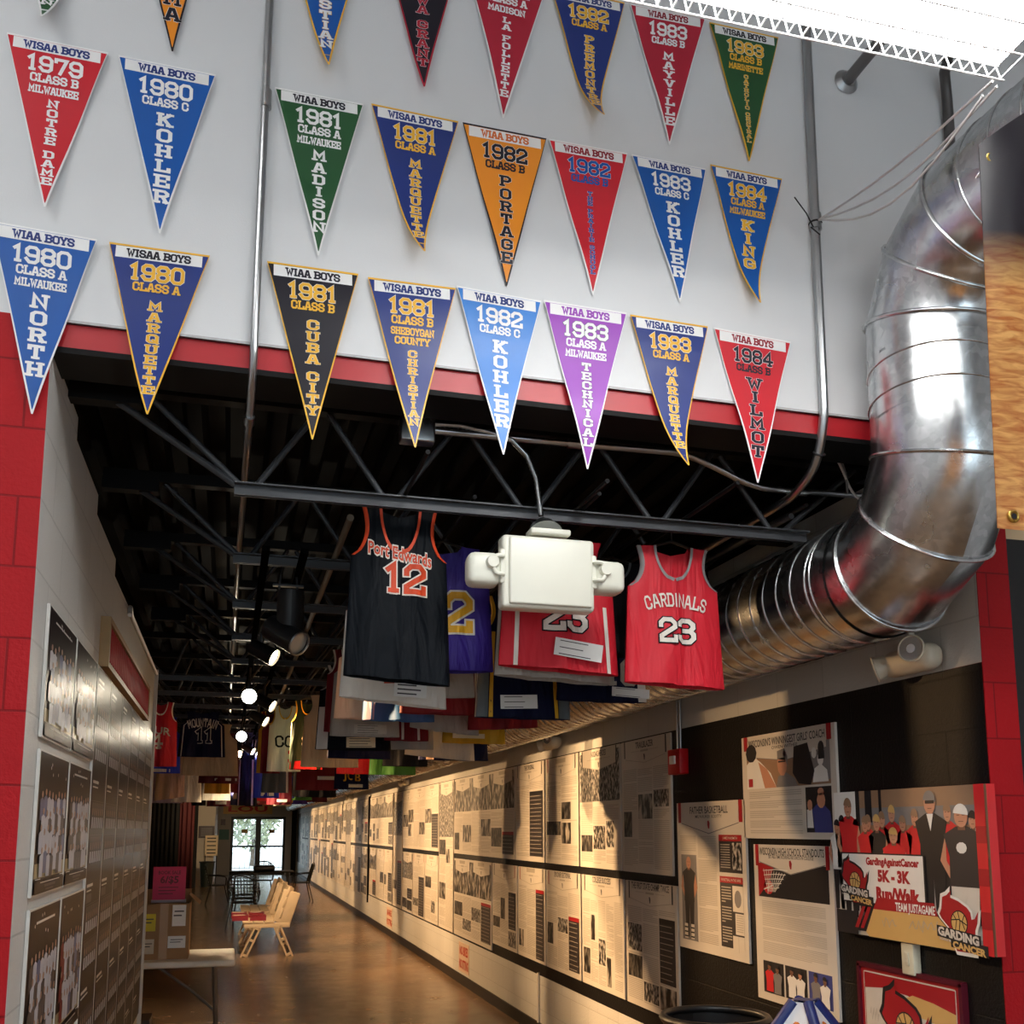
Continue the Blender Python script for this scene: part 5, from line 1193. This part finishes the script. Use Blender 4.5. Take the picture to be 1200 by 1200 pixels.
# ------------------------------------------------------------------ team photo boards on the left wall
M_pdark = mat('photo board dark', (36, 27, 30), .3, var=.25, scale=5, spec=.04); M_pwhite = mat('photo board white', (220, 218, 212), .32); M_face = mat('photo board face', (176, 140, 118), .32, spec=.06); M_kit = mat('photo board kit', (196, 196, 204), .32, spec=.06)
M_pred = mat('photo board red', (128, 30, 38), .28, spec=.06); M_pfloor = mat('photo board gym floor', (176, 160, 122), .28, spec=.06); M_pgrey = mat('photo board grey', (88, 80, 80), .32, spec=.06); M_pblue = mat('photo board blue', (96, 104, 140), .28, spec=.06)
LM = [M_pwhite, M_pdark, M_face, M_kit, M_pred, M_pfloor, M_pgrey, M_pblue]
def lboard(Ya, Yb, z0, z1, label, kind, seed):
    """left wall; seen from the hall x runs from near (left) to far"""
    w, h = Yb-Ya, z1-z0; R_ = random.Random(seed); mb = MB(); mb.box((XL+.0075, (Ya+Yb)/2, (z0+z1)/2), (.010, w, h), 0)
    f = lambda l: (lambda x, y: (XL+.0130+.0004*l, Ya+x, z0+y))
    b = .012
    put(mb, [rect(.006, .006, w-.006, h-.006)], f(0), 1)
    if kind == 'team':
        put(mb, [rect(b, .12*h, w-b, .22*h)], f(1), 5)
        n = 7
        for row in range(4):
            for i in range(n+(row % 2)):
                x = w*.12+(w*.76)*(i+.5*(1-row % 2))/n; y = h*(.30+.13*row)+R_.uniform(-.01, .01); k_ = R_.choice([3, 3, 3, 7, 6])
                put(mb, [[(x-w*.05, y-.16*h), (x+w*.05, y-.16*h), (x+w*.055, y-.02*h), (x, y), (x-w*.055, y-.02*h)]], f(2+(4-row)*2), 4 if (seed % 3 == 0 and i == 0) else k_)
                put(mb, [ell(x, y+.02*h, w*.026, .024*h, 8)], f(3+(4-row)*2), 2)
        put(mb, [rect(w*.2, h*.90, w*.8, h*.915)][:1 if seed % 2 else 0], f(2), 0)
        for k_ in range(5): put(mb, [ell(R_.uniform(.1, .9)*w, R_.uniform(.82, .95)*h, .006, .006, 6)], f(2), 0)
        put(mb, [rect(b, .015*h, w-b, .10*h)], f(11), 1); put(mb, [rect(b, .112*h, w*.18, .118*h), rect(w*.18, .085*h, w*.82, .091*h), rect(w*.82, .112*h, w-b, .118*h)], f(12), 0)
        put(mb, [rect(w*.32, .052*h, w*.68, .070*h), rect(w*.36, .028*h, w*.62, .040*h)], f(12), 6)
    else:
        y = h-.05
        blk = 0
        while y > .12:
            put(mb, [rect(.04, y-.012, w*.45, y), rect(.04, y-.03, w*R_.uniform(.35, .6), y-.024)], f(2), 0)
            if blk % 2 == 0: put(mb, [rect(w*.06, y-.075, w*.4, y-.04)], f(2), 6)
            for r_ in range(2):
                yy = y-.12-r_*.14; nP = max(3, int(w/.075))
                put(mb, [rect(.03, yy+.035, w-.03, yy+.038)], f(2), 6)
                for i in range(nP):
                    x = .05+(w-.1)*(i+.5)/nP
                    if yy < .08: continue
                    put(mb, [rect(x-.026, yy-.075, x+.026, yy+.03)], f(2), 6); put(mb, [[(x-.022, yy-.075), (x+.022, yy-.075), (x+.018, yy-.03), (x-.018, yy-.03)]], f(3), 3); put(mb, [ell(x, yy-.008, .011, .017, 8)], f(4), 2)
            y -= .42; blk += 1
    o = mb.build('team_photo_board', LM); tag(o, label, 'photo board', 'team photo boards on the left wall'); return o
rowz = [(2.0, 2.40), (1.535, 1.965), (1.0, 1.50), (.5, .97)]
for r_, rl in enumerate(('top', 'second', 'third', 'lowest')):
    lboard(3.235, 3.79, *rowz[r_], 'glossy team photo board nearest the red wall, %s of its column' % rl, 'team', r_*3+1)
    lboard(3.815, 4.38, *rowz[r_], 'glossy team photo board in the second column from the red wall, %s row' % rl, 'team', r_*5+2)
cols = [4.40, 4.90, 5.42, 5.92, 6.45, 6.98, 7.52]
for k in range(6): lboard(cols[k]+.005, cols[k+1]-.005, .5, 2.40, 'tall dark board of small player portraits, %s column of six from the viewer' % ORD[k], 'grid', 30+k)
# red framed sign on the left wall
t = thing('wall_sign', 'long red slatted sign in a thick wooden frame on the left wall', 'sign', (XL, 0, 0))
Ya, Yb, z0, z1 = 4.5, 6.73, 2.405, 2.62
mb = MB(); mb.box((.014, (Ya+Yb)/2, (z0+z1)/2), (.026, Yb-Ya-.06, z1-z0-.06))
n = 34
for i in range(n): y = Ya+.06+(Yb-Ya-.12)*i/(n-1); mb.rbox((.031, y, (z0+z1)/2), (.012, .045, z1-z0-.065), .004, seg=1)
mb.build('sign_panel', mat('sign red', (176, 18, 26), .6, spec=.08), t)
mb = MB()
for (c, d) in (((.02, (Ya+Yb)/2, z1-.012), (.04, Yb-Ya, .024)), ((.02, (Ya+Yb)/2, z0+.012), (.04, Yb-Ya, .024)), ((.02, Ya+.014, (z0+z1)/2), (.0405, .03, z1-z0)), ((.02, Yb-.014, (z0+z1)/2), (.0405, .03, z1-z0))): mb.box(c, d)
mb.build('wood_frame', mat('pale wood', (168, 132, 84), .5, var=.15, scale=20), t)
# wire raceway on top of the left wall
mb = MB(); mb.tube(arcpath([(XL+.03, 5.35, 2.80), (XL+.02, 5.45, 2.87), (XL+.012, 5.6, 2.85), (XL+.012, 7.6, 2.83)]), .012, 8)
tag(mb.build('wall_conduit', mat('white raceway 2', (206, 204, 198), .5)), 'white conduit along the top of the left hall wall', 'conduit')
mb = MB(); mb.box((XL+.012, 7.60, 1.43), (.024, .04, 2.86)); struct(mb.build('trim_4', mat('white corner trim', (206, 202, 192), .5)))

# ------------------------------------------------------------------ folding table, boxes, sign
M_ftop = mat('off white plastic top', (222, 214, 198), .4); M_leg = mat('grey leg steel', (96, 92, 88), .4, metal=.4)
t = thing('folding_table', 'off white folding table standing past the end of the left wall', 'table', (-.83, 8.70, 0))
mb = MB(); mb.rbox((0, 0, .715), (1.83, .80, .05), .012); mb.build('tabletop', M_ftop, t)
for s in (-1, 1):
    for u in (-1, 1):
        mb = MB(); mb.tube([(s*.76, u*.30, .69), (s*.80, u*.31, 0)], .015, 10); mb.build('leg', M_leg, t)
    mb = MB(); mb.cyl((s*.785, -.30, .18), (s*.785, .30, .18), .011, n=8); mb.build('crossbar', M_leg, t)
    mb = MB(); mb.tube([(s*.78, 0, .30), (s*.60, 0, .46), (s*.30, 0, .68)], .012, 8); mb.build('brace', M_leg, t)
M_card = mat('cardboard', (158, 122, 84), .75, var=.08, scale=6); M_card2 = mat('cardboard inside', (120, 92, 62), .8); M_tape = mat('parcel tape', (176, 142, 104), .35)
t = thing('cardboard_box', 'open cardboard box with labels on the folding table', 'box', (-.455, 8.62, .74))
mb = MB(); w, d_, h = .37, .34, .42
for (c, dm) in (((0, -d_/2, h/2), (w, .006, h)), ((0, d_/2, h/2), (w, .006, h)), ((-w/2, 0, h/2), (.006, d_, h)), ((w/2, 0, h/2), (.006, d_, h)), ((0, 0, .004), (w, d_, .006))): mb.box(c, dm)
mb.build('carton', M_card, t)
for (c, rx) in ((( w/2+.035, 0, h+.03), roty(.7)),):
    mb = MB(); mb.box(c, (.11, d_, .005), 0, rx); mb.build('flap', M_card, t)
mb = MB(); mb.box((0, d_/2, h+.045), (w, .005, .10)); mb.build('flap', M_card, t)
for (x, z, ww, hh, m_, nm_) in ((-.11, .28, .10, .13, mat('yellow label', (222, 200, 40), .5), 'yellow'), (-.11, .10, .09, .11, mat('pale label', (206, 194, 172), .5), 'pale'), (.11, .33, .10, .16, P_wht, 'white'), (.10, .13, .13, .09, P_wht, 'white')):
    mb = MB(); mb.box((x, -d_/2-.004, z), (ww, .002, hh), 0); mb.box((x, -d_/2-.0055, z+hh*.2), (ww*.7, .001, hh*.06), 1); mb.box((x-.01, -d_/2-.0055, z), (ww*.6, .001, hh*.06), 1); o = mb.build('shipping_label', [m_, M_dkprint], t); o['label'] = nm_+' label'
mb = MB(); mb.box((0, -d_/2-.0035, h/2), (.06, .001, h)); mb.build('tape', M_tape, t)
t = thing('sale_sign', 'bright pink sale sign reading 6 for 5 dollars standing on the box', 'sign', (-.44, 8.68, 1.175))
mb = MB(); mb.box((0, 0, .13), (.25, .003, .26), 0)
fS = lambda x, z: (x, -.0022, .13+z)
put(mb, sans_fit('BOOK SALE', 0, .085, .028, .17, .02), fS, 1); put(mb, sans_fit('6/$5', 0, .03, .055, .14, .03), fS, 1)
for q in range(3): put(mb, [rect(-.08, -.035-.025*q, .07-.02*q, -.028-.025*q)], fS, 1)
mb.build('sign_card', [mat('pink card', (206, 28, 84), .5), mat('dark magenta ink', (110, 14, 44), .5)], t)
mb = MB(); mb.box((0, .03, -.01), (.26, .10, .02)); mb.box((0, .012, .10), (.02, .006, .2)); mb.build('stand', mat('clear stand', (170, 150, 150), .3), t)
t = thing('cardboard_box', 'cardboard box with dark top standing on the floor under the folding table', 'box', (-.67, 8.1, 0))
mb = MB(); mb.box((0, 0, .16), (.34, .30, .32)); mb.build('carton', M_card, t)
mb = MB(); mb.box((0, 0, .35), (.35, .31, .06)); mb.build('lid', mat('dark carton lid', (70, 50, 34), .6), t)

# ------------------------------------------------------------------ resin benches with books
M_resin = mat('beige resin', (214, 186, 150), .5, var=.05)
def bench(loc, label):
    t = thing('resin_bench', label, 'bench', loc, 'beige benches')
    Lb = 1.35
    for yy in (0, Lb):
        mb = MB()
        for (a, b, w) in (((.16, .0), (.34, .40), .075), ((.78, .0), (.60, .42), .075)):
            A, B = Vector((a[0], yy, a[1])), Vector((b[0], yy, b[1])); dv = (B-A)
            for o_ in (-w/2, w/2): mb.box((A+B)/2+Vector((o_, 0, 0)), (.022, .05, dv.length), 0, roty(math.atan2(dv.x, dv.z)))
            for s in (.06, .55, .94):
                mb.box(A+dv*s, (w+.02, .05, .03), 0, roty(math.atan2(dv.x, dv.z)))
        mb.build('leg_frame', M_resin, t)
        mb = MB(); mb.rbox((.46, yy, .42), (.62, .045, .07), .008); mb.build('seat_bracket', M_resin, t)
        mb = MB(); mb.rbox((.72, yy, .66), (.24, .04, .46), .012, 0, roty(.30)); mb.build('arm_panel', M_resin, t)
    mb = MB()
    for x in (.20, .345, .49): mb.rbox((x, Lb/2, .465), (.135, Lb+.06, .03), .006)
    mb.build('seat', M_resin, t)
    mb = MB()
    for k in range(3): z = .58+k*.145; mb.rbox((.625+(z-.5)*.30, Lb/2, z), (.03, Lb+.06, .13), .006, 0, roty(.30))
    mb.build('backrest', M_resin, t); return t
b1 = bench((.10, 14.75, 0), 'beige resin bench with red books, nearer of two')
clone(b1, (.10, 16.55, 0), 'beige resin bench, farther of two')
bc = mat('red book cover', (128, 20, 24), .4); bp = mat('pale book cover', (206, 170, 150), .4); pg = mat('book pages', (222, 212, 190), .7)
for k, (x, y, cv, l) in enumerate(((.20, 14.95, 1, 'front left'), (.44, 14.93, 0, 'front right'), (.19, 15.45, 1, 'back left'), (.43, 15.45, 1, 'back right'))):
    t = thing('stack_book', 'thick red book lying on the near bench, %s of four' % l, 'book', (x, y, .481), 'red books on the bench')
    mb = MB(); mb.box((0, 0, .032), (.20, .27, .050)); mb.build('pages', pg, t)
    mb = MB(); mb.box((0, 0, .004), (.215, .29, .008)); mb.box((0, 0, .062), (.215, .29, .008)); mb.box((0, -.142, .033), (.215, .008, .058)); mb.build('cover', bc, t)
    if cv:
        mb = MB(); mb.box((-.01, .02, .0668), (.16, .2, .0012)); mb.build('cover_panel', bp, t)

# ------------------------------------------------------------------ black metal chairs and table
M_iron = mat('black iron', (20, 19, 20), .4, metal=.3)
def chair(loc, rz, label):
    t = thing('metal_chair', label, 'chair', loc, 'black metal chairs', rz)
    mb = MB(); mb.ring((0, 0, .45), (0, 0, 1), .22, .012, 0, 20)
    for k in range(9): x = -.18+k*.045; l = math.sqrt(max(0, .22**2-x*x)); mb.cyl((x, -l, .45), (x, l, .45), .005, n=5); mb.cyl((-l, x, .452), (l, x, .452), .005, n=5)
    mb.build('seat', M_iron, t)
    mb = MB(); mb.tube(arcpath([(-.22, .16, .45), (-.24, .27, .86), (0, .30, .94), (.24, .27, .86), (.22, .16, .45)]), .012, 8)
    for k in range(7): x = -.18+k*.06; mb.cyl((x*.92, .17, .47), (x, .285, .89), .005, n=5)
    for k in range(6): z = .52+k*.065; mb.cyl((-.225, .18+.12*(z-.45)/.4, z), (.225, .18+.12*(z-.45)/.4, z), .005, n=5)
    mb.build('backrest', M_iron, t)
    for sx in (-1, 1):
        mb = MB(); mb.tube(arcpath([(sx*.225, .22, .68), (sx*.26, -.05, .67), (sx*.25, -.2, .64), (sx*.22, -.18, .45)]), .011, 8); mb.build('armrest', M_iron, t)
        for sy in (-1, 1):
            mb = MB(); mb.tube([(sx*.17, sy*.15, .45), (sx*.21, sy*.21, .2), (sx*.24, sy*.26, 0)], .011, 8); mb.build('leg', M_iron, t)
    return t
c1 = chair((.30, 19.0, 0), 2.9, 'black metal mesh chair, nearest behind the benches')
for (x, y, r, l) in ((.32, 20.1, 2.9, 'second behind the benches'), (.36, 21.2, 3.0, 'third behind the benches'), (-.20, 24.9, 1.6, 'left of the black table'), (1.75, 25.6, -1.5, 'right of the black table'), (.9, 27.0, 0, 'behind the black table')):
    clone(c1, (x, y, 0), 'black metal mesh chair, '+l, r)
t = thing('metal_table', 'black metal table in front of the far glass doors', 'table', (.8, 25.4, 0))
mb = MB(); mb.rbox((0, 0, .73), (1.5, .9, .03), .01, seg=1); mb.build('tabletop', M_iron, t)
for sx in (-1, 1):
    for sy in (-1, 1): mb = MB(); mb.cyl((sx*.6, sy*.35, .72), (sx*.66, sy*.38, 0), .015, n=8); mb.build('leg', M_iron, t)
t = thing('canvas_bag', 'dark bag lying on the black metal table', 'bag', (.85, 25.3, .745))
mb = MB(); mb.rbox((0, 0, .07), (.5, .3, .14), .05); mb.build('bag_body', M_can, t)
mb = MB(); mb.tube(arcpath([(-.15, 0, .13), (-.12, 0, .22), (.12, 0, .22), (.15, 0, .13)]), .012, 6); mb.build('handle', M_can, t)

# ------------------------------------------------------------------ far end: trash can, signs, curtains
t = thing('trash_can', 'dark green trash can in front of the far beige wall', 'trash can', (-.59, 32.7, 0))
mb = MB(); mb.cyl((0, 0, 0), (0, 0, .74), .17, .22, n=24); mb.build('can_body', mat('dark green plastic', (34, 42, 36), .5), t)
mb = MB(); mb.ring((0, 0, .75), (0, 0, 1), .225, .02, 0, 24); mb.build('rim', mat('dark rim', (26, 30, 28), .5), t)
def flat_sign(name, label, a, b, Y, m, parts=(), cat='sign'):
    A, B = onY(*a, Y), onY(*b, Y); cx, cz, w, h = (A.x+B.x)/2, (A.z+B.z)/2, abs(B.x-A.x), abs(A.z-B.z)
    mb = MB(); mb.box((cx, Y+.006, cz), (w, .012, h), 0); ff = lambda x, z: (cx+x*w, Y-.002, cz+z*h)
    ms = [m]
    for kind, mm in parts:
        ms.append(mm); i = len(ms)-1
        if isinstance(kind, str): put(mb, sans_fit(kind, 0, 0, .55, .8, .03), ff, i)
        else: put(mb, kind, ff, i)
    return tag(mb.build(name, ms), label, cat)
bars_ = [rect(-.35, y-.03, .35, y+.03) for y in (.3, .15, 0, -.15, -.3)]
flat_sign('wall_plaque', 'dark plaque with pale writing on the far beige wall', (233, 968), (251, 982), 33.48, mat('plaque', (52, 30, 36), .4), [(bars_, P_gry)])
t = thing('sign_stand', 'white notice on a two post stand behind the trash can', 'sign', (-.50, 33.3, 0))
A, B = onY(238, 979, 33.3), onY(252, 1003, 33.3)
mb = MB(); mb.box((0, 0, (A.z+B.z)/2), (B.x-A.x, .02, A.z-B.z), 0)
for y in (.36, .2, .0, -.2, -.36): mb.box((0, -.011, (A.z+B.z)/2+y*(A.z-B.z)), ((B.x-A.x)*.7, .002, .035), 1)
mb.build('notice_panel', [mat('cream notice', (232, 212, 176), .5), M_dkprint], t)
for s in (-1, 1): mb = MB(); mb.cyl((s*.17, 0, 0), (s*.17, 0, B.z+.05), .012, n=8); mb.build('post', M_iron, t)
flat_sign('teal_sign', 'small teal square sign left of the glass doors', (257, 972), (268, 984), YEND-.013, mat('teal', (66, 116, 108), .5))
flat_sign('alarm_box', 'small dark red box high on the wall left of the doors', (259, 960), (264, 967), YEND-.013, mat('maroon box', (70, 24, 28), .4), cat='alarm')
flat_sign('door_banner', 'yellow banner with red letters above the glass doors', (262, 941), (319, 954), YEND-.02, mat('yellow banner', (226, 176, 96), .5), [('LOU', mat('banner red', (206, 44, 30), .5))], 'banner')
# curtains at the portal
M_rc = mat('dark red curtain', (72, 7, 12), .7); M_bc = mat('black curtain', (10, 9, 9), .8)
for nm_, x0_, x1_, m_, lab in (('curtain', -1.32, -.93, M_rc, 'dark red curtain at the right edge of the black doorway'), ('curtain', -3.2, -1.34, M_bc, 'black curtain filling the doorway at far left')):
    mb = MB(); n = int((x1_-x0_)*40); R0 = []
    for i in range(n+1): x = x0_+(x1_-x0_)*i/n; R0.append((x, 29.9+.04*math.sin(i*1.3)))
    mb.grid([[(x, y, z) for x, y in R0] for z in (2.48, 1.2, .01)], 0, True); mb.grid([[(x, y+.01, z) for x, y in R0] for z in (2.48, 1.2, .01)], 0, True, True)
    tag(mb.build(nm_, m_), lab, 'curtain')

# ------------------------------------------------------------------ bottom right: ball cage top and black bin
ap = onY(950, 1173, 3.75)
t = thing('ball_cage', 'blue and white pyramid topped ball bin in front of the standouts poster', 'ball bin', (ap.x-.03, 3.75, 0))
zt_ = ap.z; r0, r1, dzp = .045, .30, .32
M_bl = mat('bin blue', (24, 44, 110), .4); M_wp = mat('bin white', (232, 234, 238), .4); M_or = mat('bin orange emblem', (214, 120, 40), .5)
def cor(k, r): a = math.radians(45+90*k+35); return Vector((math.cos(a)*r, math.sin(a)*r, 0))
mb = MB(); zA, zB = zt_, zt_-dzp
for k in range(4):
    mb.poly([cor(k, r1)+Vector((0, 0, zB)), cor(k+1, r1)+Vector((0, 0, zB)), cor(k+1, r0)+Vector((0, 0, zA)), cor(k, r0)+Vector((0, 0, zA))])
    mb.poly([cor(k, r1)+Vector((0, 0, .1)), cor(k+1, r1)+Vector((0, 0, .1)), cor(k+1, r1)+Vector((0, 0, zB)), cor(k, r1)+Vector((0, 0, zB))])
mb.build('panel', M_wp, t)
mb = MB(); mb.poly([cor(k, r0+.012)+Vector((0, 0, zA+.008)) for k in range(4)])
for k in range(4):
    mb.tube([cor(k, r0)+Vector((0, 0, zA)), cor(k, r1)+Vector((0, 0, zB)), cor(k, r1)+Vector((0, 0, .0))], .022, 8); mb.tube([cor(k, r1)+Vector((0, 0, zB)), cor(k+1, r1)+Vector((0, 0, zB))], .02, 8); mb.tube([cor(k, r1)+Vector((0, 0, .1)), cor(k+1, r1)+Vector((0, 0, .1))], .02, 8)
mb.build('edge_frame', M_bl, t)
for k in range(4):
    A, B, Cc_, D_ = cor(k, r1)+Vector((0, 0, zB)), cor(k+1, r1)+Vector((0, 0, zB)), cor(k+1, r0)+Vector((0, 0, zA)), cor(k, r0)+Vector((0, 0, zA))
    m0, m1 = (A+B)/2, (Cc_+D_)/2; up_ = (m1-m0); ex = (B-A).normalized(); ey = up_.normalized(); nn = ex.cross(ey)
    mb = MB(); c = m0+up_*.33; mb.poly([c+nn*.003+ex*.085*math.cos(q*.2618)+ey*.085*math.sin(q*.2618) for q in range(24)], 0); mb.poly([c+nn*.004+ex*.07*math.cos(q*.2618)+ey*.07*math.sin(q*.2618) for q in range(24)], 1); mb.build('hole_ring', [M_bl, BLACK], t)
    mb = MB(); c = m0+up_*.70; mb.poly([c+nn*.004+ex*.024*math.cos(q*.6283)*(1 if q % 2 else .75)+ey*.03*math.sin(q*.6283) for q in range(10)]); mb.build('emblem', M_or, t)
tb = onY(838, 1187, 4.35)
t = thing('trash_bin', 'black round bin rim at the bottom edge beside the poster wall', 'bin', (tb.x, 4.35, 0))
mb = MB(); mb.cyl((0, 0, 0), (0, 0, tb.z-.03), .19, .235, n=32, cap=False); mb.disc((0, 0, .02), (0, 0, 1), .19); mb.disc((0, 0, tb.z-.12), (0, 0, 1), .22, 0, 32); mb.build('bin_body', M_can, t)
mb = MB(); mb.ring((0, 0, tb.z-.02), (0, 0, 1), .235, .018, 0, 36); mb.build('rim', M_can, t)
mb = MB(); mb.rbox((.03, -.252, tb.z-.03), (.06, .02, .018), .004); mb.build('latch', M_conduit, t)
